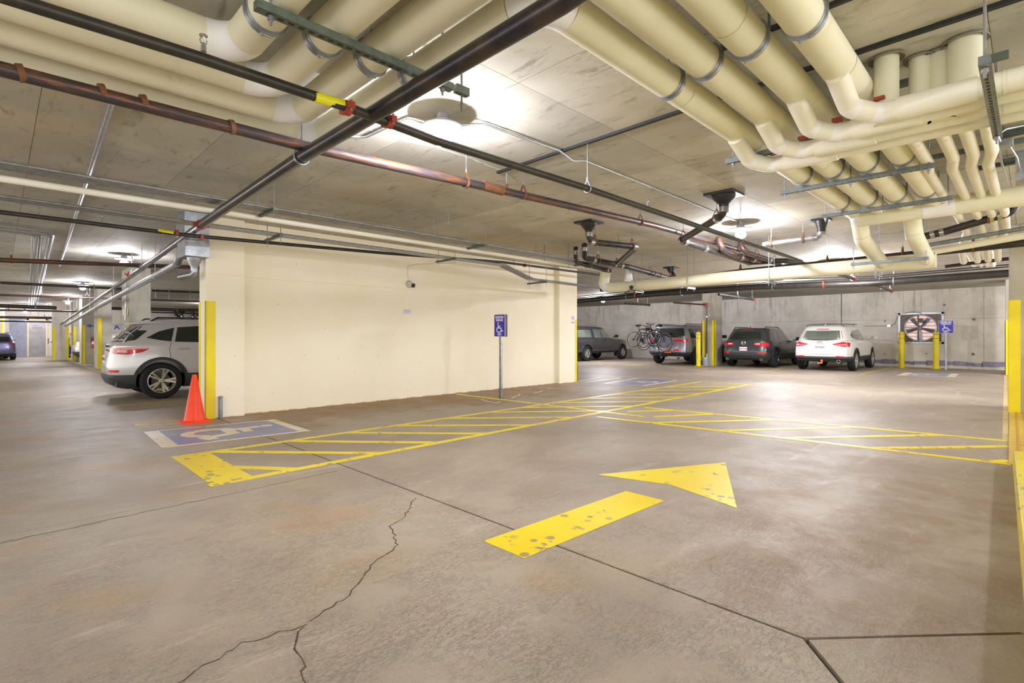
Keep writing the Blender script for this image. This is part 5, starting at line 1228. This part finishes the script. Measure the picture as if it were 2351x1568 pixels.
def car(label, loc, L, W, H, paint, zl=.24, hoodh=.98, cowlh=1.10, cowlx=1.25, ws=None, rtx=.5, xbelt=.09, topw=.78, beltw=.955, wheels=(.95, 3.65), wr_=.36, rr=.235, rotz=0, rim='rim_silver', spokes=5, clad='cladding', cladz=.50, glass='car_glass',
        side_wins=(), rear_glass=None, glassz=None, lamps=(), extra=None, p=8., pg=6., pf=4.5, roof_rail=True, arch=True, name='car', cat='car', mirror=True, doors=(), handles=()):
    hw = W / 2; ws = ws if ws is not None else L - cowlx - .75
    lv = [(zl, .25, L - .35, hw * .90), (zl + .08, .07, L - .12, hw * .965), (max(.52, zl + .14), .005, L - .02, hw * .995), (.68, .0, L, hw), (hoodh - .14, .035, L - .04, hw * .995), (hoodh - .03, .055, L - .13, hw * .985), (hoodh + .02, .065, L - .3, hw * .975), (hoodh + .07, .075, L - cowlx * .62, hw * .965), (cowlh, xbelt, L - cowlx, hw * beltw, pg)]
    n = 6
    for i in range(1, n + 1):
        f = i / n; z = cowlh + (H - .07 - cowlh) * f; lv.append((z, xbelt + (rtx - xbelt) * f ** 1.25, (L - cowlx) + (ws - (L - cowlx)) * f, hw * (beltw + (topw - beltw) * f ** 1.15), pg))
    lv += [(H - .035, rtx + .06, ws - .16, hw * topw * .95, 5), (H - .012, rtx + .2, ws - .4, hw * topw * .85, 4.5), (H, rtx + .5, ws - .75, hw * topw * .66, 4)]
    raw = loft(lv, p, pf); bmesh.ops.recalc_face_normals(raw, faces=raw.faces); tree = BVHTree.FromBMesh(raw)
    t = thing(name, label, cat, loc, rotz=rotz)
    ar = wr_ + .055; b = cut_arches(raw, wheels, ar, wr_ + .01, hw); body = obj('body', b, paint, t, local=True, ang=30)
    # lower cladding
    cl = [(zl - .02, .22, L - .33, hw * .905), (zl + .07, .062, L - .11, hw * .972)]; z = zl + .15; cladz = max(cladz, zl + .17)
    cl += [(cladz - .06, .003, L - .02, hw * .995 + .008), (cladz, .008, L - .03, hw * .99 + .004)]
    b = cut_arches(loft([(q[0], q[1] - .008, q[2] + .008, q[3] + .006) for q in cl], p, pf), wheels, ar - .004, wr_ + .01, hw); obj('lower_cladding', b, clad, t, local=True, ang=30)
    if arch:
        for x in wheels:
            for sd in 'rl':
                A0 = [(x + (ar - .004) * math.cos(a), wr_ + .01 + (ar - .004) * math.sin(a)) for a in [math.radians(q) for q in range(-12, 193, 12)]]
                A1 = [(x + (ar + .05) * math.cos(a), wr_ + .01 + (ar + .05) * math.sin(a)) for a in [math.radians(q) for q in range(-12, 193, 12)]]
                A0 = [(u, max(v, zl)) for u, v in A0]; A1 = [(u, max(v, zl)) for u, v in A1]
                obj('wheel_arch_trim', patch(tree, sd, A0, A1, .016, 24, 1, .03), clad, t, local=True, ang=60)
    b = bm_new(); box(b, (.3, -hw * .62, zl - .03), (L - .5, hw * .62, zl + .12)); box(b, (.12, -hw * .8, zl + .02), (.4, hw * .8, zl + .12)); obj('underbody', b, 'black_plastic', t, local=True, smooth=False)
    for x in wheels:
        for s in (-1, 1): wheel(t, x, s, hw - .115, wr_, rr, .235, rim, spokes)
    for lo, hi in side_wins:
        for sd in 'rl': obj('side_window', patch(tree, sd, lo, hi, .004, 16, 4), glass, t, local=True)
    if rear_glass: obj('rear_window', patch(tree, 'b', *rear_glass, .004, 18, 4), glass, t, local=True)
    wz = [(-hw * .74, cowlh + .03), (0, cowlh + .0), (hw * .74, cowlh + .03)]; wz2 = [(-hw * .62, H - .14), (hw * .62, H - .14)]
    obj('windscreen', patch(tree, 'f', wz, wz2, .004, 16, 4), glass, t, local=True)
    for nme, side, lo, hi, mt, off in lamps: obj(nme, patch(tree, side, lo, hi, off, 12, 3, .02), mt, t, local=True)
    for dl in doors:
        for sd in 'rl': obj('door_gap', patch(tree, sd, [(x - .004, z) for x, z in dl], [(x + .004, z) for x, z in dl], .0015, 10, 1, .003), 'black_plastic', t, local=True, smooth=False)
    for hx, hz in handles:
        for sd, s in (('r', -1), ('l', 1)):
            h = tree.ray_cast(V((hx, 3 * s, hz)), V((0, -s, 0)))[0]; b = bm_new(); sweep(b, [h, h + V((.01, s * .035, .005)), h + V((.18, s * .035, .008)), h + V((.19, 0, .005))], .014, 8); obj('door_handle', b, paint, t, local=True)
    if roof_rail:
        for s in (-1, 1):
            yy = s * hw * topw * .86; b = bm_new(); sweep(b, [(rtx + .12, yy, H - .06), (rtx + .25, yy, H + .025), (ws - .6, yy, H + .03), (ws - .3, yy * 1.0, H - .06)], .016, 8); obj('roof_rail', b, 'black_plastic' if roof_rail is True else roof_rail, t, local=True)
    b = bm_new(); prism(b, [(0, 0), (.16, 0), (.03, .07)], frame((rtx + .22, .012, H - .02), (1, 0, 0), (0, 0, 1)), 0, .024); bmesh.ops.recalc_face_normals(b, faces=b.faces); obj('roof_fin', b, paint, t, local=True, smooth=False)
    if mirror:
        mx = L - cowlx - .28
        for s in (-1, 1):
            b = bm_new(); box(b, (mx, s * (hw + .04), cowlh + .02), (mx + .12, s * (hw + .24), cowlh + .17), .03); sweep(b, [(mx + .05, s * hw * .93, cowlh + .03), (mx + .05, s * (hw + .08), cowlh + .06)], .02, 8); obj('wing_mirror', b, 'black_plastic' if mirror is True else mirror, t, local=True)
    return t, tree, body
def sub(t, name, bm, mat, smooth=True): return obj(name, bm, mat, t, local=True, smooth=smooth)
def plate(t, tree, y, z, txt, mat='plate_white', ink='ink', w_=.30, h_=.15, off=.012):
    x = tree.ray_cast(V((-3, y, z)), V((1, 0, 0)))[0].x - off; bm = bm_new(); box(bm, (x - .006, y - w_ / 2, z - h_ / 2), (x + .02, y + w_ / 2, z + h_ / 2)); pl = sub(t, 'number_plate', bm, mat, False)
    m = frame((x - .007, y, z), (0, -1, 0), (0, 0, 1)); bm = text_bm(txt, .085, m, .001, bold=.002); obj('plate_text', bm, ink, pl, local=True, smooth=False)
    return x
def exhaust(t, y, z=.30, x=.02, r=.035):
    bm = bm_new(); lathe(bm, [(r * .7, .0), (r, .0), (r, -.14), (r * .7, -.14), (r * .6, -.02)], (x, y, z), (-1, 0, 0), 18); sub(t, 'exhaust_tip', bm, 'car_chrome')
def wiper(t, tree, y0, y1, z, dz=.03):
    P = []
    for k in range(5):
        y = y0 + (y1 - y0) * k / 4; h = tree.ray_cast(V((-3, y, z + dz * k / 4)), V((1, 0, 0)))[0]; P.append(h - V((.02, 0, 0)))
    bm = bm_new(); sweep(bm, P, .010, 6); sub(t, 'rear_wiper', bm, 'black_plastic')
def spoiler(t, xr, H, hw, paint, xo=-.16, z0=-.09):
    bm = bm_new(); y = hw
    pr = [(xo, z0), (xo + .04, z0 - .025), (.25, -.02), (.25, .0), (.02, z0 + .055)]
    prism(bm, [(xr + a, H + b) for a, b in pr], frame((0, y, 0), (1, 0, 0), (0, 0, 1)), 0, 2 * y); bmesh.ops.recalc_face_normals(bm, faces=bm.faces)
    bmesh.ops.bevel(bm, geom=bm.edges[:], offset=.008, segments=2, affect='EDGES'); sub(t, 'rear_spoiler', bm, paint)
def glint_oval(t, tree, y, z, a, b_, mat='car_chrome', inner=None):
    x = tree.ray_cast(V((-3, y, z)), V((1, 0, 0)))[0].x - .008; bm = bm_new(); P = [(x, y + a * math.cos(k * PI / 12), z + b_ * math.sin(k * PI / 12)) for k in range(25)]; sweep(bm, P, .009, 6, False)
    if inner == 'H': sweep(bm, [(x, y + a * .45, z - b_ * .8), (x, y + a * .25, z + b_ * .8)], .008, 6); sweep(bm, [(x, y - a * .25, z - b_ * .8), (x, y - a * .45, z + b_ * .8)], .008, 6); sweep(bm, [(x, y + a * .35, z), (x, y - a * .35, z)], .008, 6)
    if inner == 'V': sweep(bm, [(x, y + a * .9, z + b_ * .3), (x, y + a * .4, z + b_ * .25), (x, y, z - b_ * .35), (x, y - a * .4, z + b_ * .25), (x, y - a * .9, z + b_ * .3)], .008, 6)
    sub(t, 'rear_badge', bm, mat)

# --- silver white compact behind the cream wall corner (rear at left) -------------------------------
HW_ = .925
sw1 = ([(.60, 1.225), (.8, 1.185), (1.00, 1.155)], [(.60, 1.24), (.8, 1.36), (1.07, 1.44)])
sw2 = ([(1.06, 1.15), (1.7, 1.13), (2.25, 1.12)], [(1.13, 1.45), (1.7, 1.49), (2.25, 1.50)])
sw3 = ([(2.35, 1.12), (3.1, 1.13)], [(2.35, 1.50), (2.65, 1.46)])
t, tree, body = car('silver white hatchback vehicle half hidden behind the cream wall corner', (1.52, 13.30, 0), 4.60, 1.86, 1.62, 'paint_silver_white', wheels=(.83, 3.54), wr_=.365, rr=.245, rtx=.56, xbelt=.11, hoodh=1.0, cowlh=1.12, topw=.78,
    side_wins=(sw1, sw2, sw3), rear_glass=([(-.70, 1.15), (.70, 1.15)], [(-.60, 1.46), (.60, 1.46)]), cladz=.50, p=5.0, pg=4.5,
    lamps=[('rear_side_glass', 'r', [(.26, 1.16), (.42, 1.19), (.60, 1.36)], [(.34, 1.30), (.44, 1.38), (.60, 1.38)], 'car_glass', .006), ('tail_lamp', 'r', [(.04, .92), (.30, .90), (.52, .95), (.62, 1.01)], [(.04, 1.04), (.30, 1.045), (.52, 1.04), (.62, 1.03)], 'tail_red', .010), ('tail_lamp', 'l', [(.05, .86), (.35, .83), (.60, .91), (.70, .955)], [(.05, .965), (.35, .965), (.6, .965), (.70, .965)], 'tail_red', .010),
           ('tail_lamp', 'b', [(-.79, .92), (-.42, .93)], [(-.79, 1.04), (-.42, 1.01)], 'tail_red', .010), ('tail_lamp', 'b', [(.42, .88), (.79, .86)], [(.42, .96), (.79, .985)], 'tail_red', .010),
           ('tail_lamp_lens', 'r', [(.06, .95), (.28, .935)], [(.06, .99), (.28, .985)], 'tail_clear', .014),
           ('bumper_reflector', 'b', [(-.72, .55), (-.5, .55)], [(-.72, .6), (-.5, .6)], 'reflector_red', .012)],
    doors=([(1.0, 1.14), (.96, 1.0), (.99, .80)], [(2.30, 1.11), (2.32, .5)]), handles=((1.12, 1.00), (2.5, .98)), name='car')
spoiler(t, .62, 1.56, .70, 'paint_silver_white', -.40, -.045)
wiper(t, tree, -.1, .35, 1.06); plate(t, tree, 0, .80, '7KR 41Z'); exhaust(t, -.55, .29, .12)
bm = bm_new(); sweep(bm, [(.04, 0, 1.05), (.06, -.2, 1.06), (.02, -.2, 1.07)], .012, 6); sub(t, 'tailgate_handle', bm, 'black_plastic')

# --- pearl white crossover ---------------------------------------------------------------
t, tree, body = car('pearl white crossover with roof rack parked nearest the wall fan', (21.05, 5.42, 0), 4.70, 1.88, 1.66, 'paint_pearl', zl=.36, wheels=(1.0, 3.70), wr_=.365, rr=.25, rtx=.52, xbelt=.13, cowlh=1.10, topw=.74, beltw=.93, hoodh=.99,
    side_wins=(([(.75, 1.22), (1.2, 1.13), (2.1, 1.10)], [(.75, 1.30), (1.2, 1.46), (2.1, 1.51)]), ([(2.15, 1.10), (3.15, 1.12)], [(2.15, 1.51), (2.62, 1.47)])),
    rear_glass=([(-.68, 1.17), (-.35, 1.11), (.35, 1.11), (.68, 1.17)], [(-.585, 1.46), (.585, 1.46)]), glass='car_glass_light', cladz=.47, rotz=0, roof_rail='galvanized', mirror='paint_silver_white',
    lamps=[('tail_lamp', 'b', [(-.93, .90), (-.80, .87), (-.40, .955)], [(-.93, 1.06), (-.75, 1.07), (-.40, .975)], 'tail_red', .012), ('tail_lamp', 'b', [(.40, .955), (.80, .87), (.93, .90)], [(.40, .975), (.75, 1.07), (.93, 1.06)], 'tail_red', .012),
           ('tail_lamp', 'r', [(.10, .88), (.35, .98)], [(.10, 1.05), (.35, 1.02)], 'tail_red', .012), ('tail_lamp_lens', 'b', [(-.84, .93), (-.5, .955)], [(-.84, .965), (-.5, .968)], 'tail_clear', .016), ('tail_lamp_lens', 'b', [(.5, .955), (.84, .93)], [(.5, .968), (.84, .965)], 'tail_clear', .016),
           ('bumper_reflector', 'b', [(-.80, .49), (-.50, .49)], [(-.78, .545), (-.52, .56)], 'reflector_red', .012), ('bumper_reflector', 'b', [(.50, .49), (.80, .49)], [(.52, .56), (.78, .545)], 'reflector_red', .012),
           ('skid_plate', 'b', [(-.62, .38), (.62, .38)], [(-.55, .45), (.55, .45)], 'galvanized', .012), ('brake_light', 'b', [(-.2, 1.50), (.2, 1.50)], [(-.2, 1.525), (.2, 1.525)], 'tail_red', .008),
           ('tailgate_gap', 'b', [(-.72, .70), (-.6, .60), (.6, .60), (.72, .70)], [(-.725, .708), (-.605, .608), (.605, .608), (.725, .708)], 'black_plastic', .002)],
    handles=((1.25, .99), (2.3, .98)))
plate(t, tree, 0, .86, '920 REH', 'plate_white'); glint_oval(t, tree, 0, 1.02, .10, .05, inner='H'); wiper(t, tree, -.25, .25, 1.115, .0); exhaust(t, -.58, .36, .06, .06)
for x in (1.35, 2.35): bm = bm_new(); sweep(bm, [(x, -.66, 1.71), (x, 0, 1.735), (x, .66, 1.71)], .022, 8); sub(t, 'roof_rack_bar', bm, 'galvanized')
bm = bm_new(); box(bm, (-.05, -.05, .26), (.2, .05, .32)); box(bm, (-.09, -.12, .29), (-.05, -.06, .42)); sub(t, 'tow_hitch', bm, 'plate_orange', False)
for y, tx in ((.62, 'Santa Fe'), (-.6, 'SPORT')): h = tree.ray_cast(V((-3, y, .83)), V((1, 0, 0)))[0]; sub(t, 'badge_lettering', text_bm(tx, .06, frame((h.x - .006, y, .83), (0, -1, 0), (0, 0, 1)), .001), 'car_chrome', False)

# --- charcoal crossover -------------------------------------------------------------------
t, tree, body = car('charcoal crossover with black cladding between the middle column and white car', (21.15, 8.16, 0), 4.70, 1.90, 1.60, 'paint_charcoal', zl=.32, wheels=(.98, 3.80), wr_=.37, rr=.25, rtx=.50, xbelt=.12, cowlh=1.05, topw=.74, beltw=.94, rim='rim_dark', spokes=8, cladz=.56,
    side_wins=(([(.95, 1.10), (1.45, 1.08)], [(1.05, 1.40), (1.45, 1.43)]), ([(1.55, 1.08), (2.25, 1.07)], [(1.55, 1.44), (2.25, 1.46)]), ([(2.3, 1.07), (3.1, 1.08)], [(2.3, 1.46), (2.62, 1.43)])),
    rear_glass=([(-.72, 1.13), (.72, 1.13)], [(-.58, 1.43), (.58, 1.43)]),
    lamps=[('tail_lamp', 'b', [(-.94, .84), (-.40, .90)], [(-.94, 1.0), (-.40, 1.0)], 'tail_red', .012), ('tail_lamp', 'b', [(.40, .90), (.94, .84)], [(.40, 1.0), (.94, 1.0)], 'tail_red', .012),
           ('tail_lamp', 'r', [(.08, .86), (.30, .90)], [(.08, 1.0), (.30, .98)], 'tail_red', .012), ('tail_lamp_lens', 'b', [(-.62, .92), (-.45, .93)], [(-.62, .98), (-.45, .97)], 'tail_clear', .016), ('tail_lamp_lens', 'b', [(.45, .93), (.62, .92)], [(.45, .97), (.62, .98)], 'tail_clear', .016),
           ('bumper_reflector', 'b', [(-.85, .57), (-.55, .57)], [(-.85, .64), (-.55, .64)], 'reflector_red', .012), ('bumper_reflector', 'b', [(.55, .57), (.85, .57)], [(.55, .64), (.85, .64)], 'reflector_red', .012),
           ('brake_light', 'b', [(-.25, 1.50), (.25, 1.50)], [(-.25, 1.525), (.25, 1.525)], 'tail_red', .008), ('plate_recess', 'b', [(-.38, .66), (.38, .66)], [(-.26, .84), (.26, .84)], 'cladding', .002)],
    handles=((1.35, .97), (2.3, .96)), doors=([(1.5, 1.07), (1.48, .5)], [(2.28, 1.06), (2.3, .5)]))
plate(t, tree, 0, .75, '419 C2R', 'plate_white', 'red'); glint_oval(t, tree, 0, .98, .07, .07, inner='V'); exhaust(t, .66, .33, .06, .05); exhaust(t, -.66, .33, .06, .05); wiper(t, tree, .05, .4, 1.15, .02)

# --- grey boxy crossover with bicycles -----------------------------------------------------
t, tree, body = car('tall grey boxy vehicle carrying bicycles on its rear rack', (20.75, 11.33, 0), 4.95, 1.98, 1.76, 'paint_gunmetal', zl=.40, wheels=(1.0, 3.9), wr_=.385, rr=.25, rtx=.30, xbelt=.10, cowlh=1.14, topw=.80, beltw=.955, hoodh=1.05, rim='rim_dark', spokes=5, cladz=.5,
    side_wins=(([(.55, 1.18), (1.3, 1.17)], [(.50, 1.58), (1.3, 1.60)]), ([(1.4, 1.17), (2.35, 1.16)], [(1.4, 1.60), (2.35, 1.61)]), ([(2.42, 1.16), (3.2, 1.17)], [(2.42, 1.61), (2.9, 1.58)])),
    rear_glass=([(-.80, 1.20), (.80, 1.20)], [(-.68, 1.60), (.68, 1.60)]),
    lamps=[('tail_lamp', 'b', [(-.96, 1.0), (-.35, 1.04)], [(-.96, 1.15), (-.35, 1.13)], 'tail_red', .012), ('tail_lamp', 'b', [(.35, 1.04), (.96, 1.0)], [(.35, 1.13), (.96, 1.15)], 'tail_red', .012), ('tail_lamp', 'r', [(.08, 1.0), (.32, 1.04)], [(.08, 1.14), (.32, 1.13)], 'tail_red', .012),
           ('bumper_reflector', 'b', [(-.62, .62), (-.38, .62)], [(-.62, .70), (-.38, .70)], 'reflector_red', .012), ('bumper_panel', 'b', [(-.75, .42), (.75, .42)], [(-.62, .57), (.62, .57)], 'cladding', .010)],
    handles=((1.5, 1.04), (2.5, 1.03)), doors=([(1.35, 1.15), (1.36, .5)], [(2.38, 1.15), (2.4, .5)]))
plate(t, tree, -.12, .60, 'A 207', 'plate_orange', 'ink', .3, .16, .03); exhaust(t, -.5, .30, .1, .04)

# --- pickup with canopy ---------------------------------------------------------------------
t, tree, body = car('dark grey pickup truck with canopy seen past the cream wall end', (19.55, 16.62, 0), 5.45, 1.90, 1.76, 'paint_dark_grey', zl=.42, wheels=(1.35, 4.55), wr_=.385, rr=.215, rtx=.16, xbelt=.06, cowlh=1.16, cowlx=1.55, ws=3.25, topw=.80, beltw=.95, hoodh=1.06, rim='rim_silver', spokes=5, cladz=.52, clad='paint_dark_grey', roof_rail=None, glass='car_glass_light',
    side_wins=(([(.5, 1.20), (1.75, 1.19)], [(.5, 1.56), (1.75, 1.58)]), ([(2.02, 1.19), (2.6, 1.18)], [(1.98, 1.60), (2.6, 1.61)]), ([(2.7, 1.18), (3.62, 1.18)], [(2.7, 1.61), (3.12, 1.58)])),
    lamps=[('tail_lamp', 'r', [(.06, .85), (.14, .85)], [(.06, 1.1), (.14, 1.1)], 'tail_red', .012)], handles=((2.05, 1.07), (2.75, 1.06)), doors=([(1.86, 1.18), (1.90, .55)], [(2.65, 1.17), (2.68, .55)], [(3.55, 1.17), (3.62, .55)]))
bm = bm_new(); box(bm, (1.9, -.93, .40), (3.7, -.85, .46)); sub(t, 'side_step', bm, 'black_plastic', False)
h = tree.ray_cast(V((3.2, -3, .86)), V((0, 1, 0)))[0]; sub(t, 'badge_lettering', text_bm('TACOMA', .07, frame((3.2, h.y - .006, .86), (1, 0, 0), (0, 0, 1)), .001), 'car_chrome', False)
for x in (.92, 4.08): bm = bm_new(); box(bm, (x, -.92, .18), (x + .02, -.68, .5)); sub(t, 'mud_flap', bm, 'black_rubber', False)
bm = bm_new(); lathe(bm, [(.03, 0), (.045, 0), (.045, .16), (.03, .16)], (.9, -.78, .50), (-1, -.2, 0), 14); sub(t, 'exhaust_tip', bm, 'car_chrome')

# --- far left cars ---------------------------------------------------------------------------
t, tree, body = car('violet grey crossover cut by the left frame edge near the elevator', (-.05, 37.4, 0), 4.7, 1.88, 1.66, 'paint_violet_grey', wheels=(1.0, 3.75), wr_=.37, rr=.24, rtx=.42, xbelt=.10, rotz=math.radians(96), topw=.76, cladz=.36,
    side_wins=(([(.7, 1.12), (2.2, 1.1)], [(.75, 1.44), (2.2, 1.5)]),), rear_glass=([(-.7, 1.12), (.7, 1.12)], [(-.6, 1.42), (.6, 1.42)]),
    lamps=[('tail_lamp', 'b', [(-.92, .92), (-.45, .96)], [(-.92, 1.06), (-.45, 1.02)], 'tail_red', .012), ('tail_lamp', 'b', [(.45, .96), (.92, .92)], [(.45, 1.02), (.92, 1.06)], 'tail_red', .012)])
plate(t, tree, 0, .84, 'E90 4KT')
t.scale = (.86, .86, .86)
t, tree, body = car('pale car nose tucked between the left row columns', (2.62, 33.1, 0), 4.4, 1.8, 1.35, 'paint_pearl', wheels=(.9, 3.5), rtx=1.0, hoodh=.9, cowlh=.95, topw=.7, side_wins=(), rear_glass=([(-.6, .98), (.6, .98)], [(-.5, 1.2), (.5, 1.2)]), roof_rail=None,
    lamps=[('tail_lamp', 'b', [(.55, .7), (.85, .7)], [(.55, .82), (.85, .82)], 'tail_clear', .012)])

# --- bicycles on a rack ----------------------------------------------------------------------
def bicycle(label, org, u, lean=0., col='blue_bike', s=1.0, bars=True):
    """org: point under the bottom bracket; u: direction rear wheel -> front wheel (unit, in plan)"""
    t = thing('bicycle', label, 'bicycle', org); o = V(org); u = V(u).normalized(); sd = u.cross(V((0, 0, 1)))
    def P(a, b, c=0): return o + u * a * s + V((0, 0, b * s)) + sd * c * s
    R_ = .34 * s; rw, fw = P(-.45, .34), P(.57, .34)
    first_ = None
    for c in (rw, fw):
        w_ = bpy.data.objects.new('wheel', None); COL.objects.link(w_); w_.parent = t; w_.location = c - o
        bm = bm_new(); pts = [c + (u * math.cos(2 * PI * k / 36) + V((0, 0, math.sin(2 * PI * k / 36)))) * (R_ - .012) for k in range(37)]; sweep(bm, pts, .017, 6, False); obj('tyre', bm, 'black_rubber', w_)
        bm = bm_new(); pts = [c + (u * math.cos(2 * PI * k / 36) + V((0, 0, math.sin(2 * PI * k / 36)))) * (R_ - .038) for k in range(37)]; sweep(bm, pts, .009, 5, False); sweep(bm, [c - sd * .04, c + sd * .04], .02, 8); obj('rim', bm, 'rim_silver', w_)
        bm = bm_new()
        for k in range(16):
            a = 2 * PI * k / 16; sweep(bm, [c + sd * (.02 if k % 2 else -.02), c + (u * math.cos(a) + V((0, 0, math.sin(a)))) * (R_ - .04)], .0022, 3)
        obj('spokes', bm, 'galvanized', w_)
    bb, st, ht, hb = P(0, .28), P(-.17, .78), P(.40, .82), P(.44, .68)
    bm = bm_new()
    for a, b, r in ((bb, st, .016), (st.lerp(bb, .06), ht, .016), (bb, hb, .02), (ht, hb, .02)): sweep(bm, [a, b], r, 8)
    for c in (-.03, .03): sweep(bm, [bb + sd * c * .6, rw + sd * c], .010, 6); sweep(bm, [st.lerp(bb, .08) + sd * c * .4, rw + sd * c], .009, 6); sweep(bm, [hb + sd * c, P(.5, .6) + sd * c, fw + sd * c * 1.3], .013, 6)
    obj('frame', bm, col, t)
    bm = bm_new(); sweep(bm, [st, P(-.20, .92)], .013, 8); obj('seat_post', bm, 'black_plastic', t)
    bm = bm_new(); sweep(bm, [P(-.33, .945), P(-.28, .95), P(-.18, .945), P(-.04, .94)], [.05, .065, .04, .018], 10); bmesh.ops.scale(bm, vec=(1, 1, .999), verts=bm.verts); obj('saddle', bm, 'black_rubber', t)
    bm = bm_new(); sweep(bm, [ht, P(.38, .9), P(.45, .94)], .013, 8); sweep(bm, [P(.40, .97, -.30), P(.45, .95, -.12), P(.45, .94, 0), P(.45, .95, .12), P(.40, .97, .30)], .013, 8); obj('handlebar', bm, 'black_plastic', t)
    bm = bm_new(); sweep(bm, [P(.38, .975, -.32), P(.42, .962, -.20)], .018, 8); sweep(bm, [P(.38, .975, .32), P(.42, .962, .20)], .018, 8); obj('grip', bm, 'black_rubber', t)
    bm = bm_new(); lathe(bm, [(.0, -.004), (.09, -.004), (.095, 0), (.09, .004), (0, .004)], bb + sd * .05, tuple(sd), 24); lathe(bm, [(0, 0), (.045, 0), (.045, .02), (0, .02)], rw + sd * .02, tuple(sd), 18); sweep(bm, [bb + sd * .06, bb + sd * .06 + u * .12 - V((0, 0, .12))], .009, 6); sweep(bm, [bb - sd * .06, bb - sd * .06 - u * .12 + V((0, 0, .12))], .009, 6)
    for zz in (.09, -.09): sweep(bm, [bb + sd * .05 + V((0, 0, zz)), rw + sd * .03 + V((0, 0, zz * .5))], .004, 4)
    for a in (.12, -.12): q = bb + sd * (.08 if a > 0 else -.08) + u * a - V((0, 0, a)); box(bm, q - V((.03, .03, .01)), q + V((.03, .03, .01)))
    obj('drivetrain', bm, 'black_plastic', t); return t
carpaint('blue_bike', '#3c4470', .3); carpaint('grey_bike', '#6a6c80', .3); carpaint('black_bike', '#24242c', .3)
bicycle('dark bicycle hanging outermost on the rear rack, wheel farthest left', (20.18, PX(1454, 781, 20.18).y - .47, .80), (0.0, -1, .06), 0, 'black_bike')
bicycle('blue framed bicycle in the middle of the rear rack, hanging lower', (20.33, PX(1477, 790, 20.33).y - .47, .62), (0.0, -1, -.03), 0, 'blue_bike')
bicycle('grey bicycle innermost on the rack against the tailgate', (20.48, PX(1526, 783, 20.48).y + .47, .76), (0.0, 1, -.02), 0, 'grey_bike')
t = thing('bike_rack', 'black trunk rack holding the bicycles behind the tall grey vehicle', 'bike rack', (20.6, 12.0, .5))
bm = bm_new(); sweep(bm, [(20.85, 11.33, .36), (20.35, 11.33, .38), (20.3, 11.6, 1.2), (20.3, 12.0, 1.62)], .025, 8); obj('mast', bm, 'black_plastic', t)
for y in (11.8, 12.15): bm = bm_new(); sweep(bm, [(20.62, y, 1.50), (20.1, y, 1.58)], .018, 8); obj('arm', bm, 'black_plastic', t)
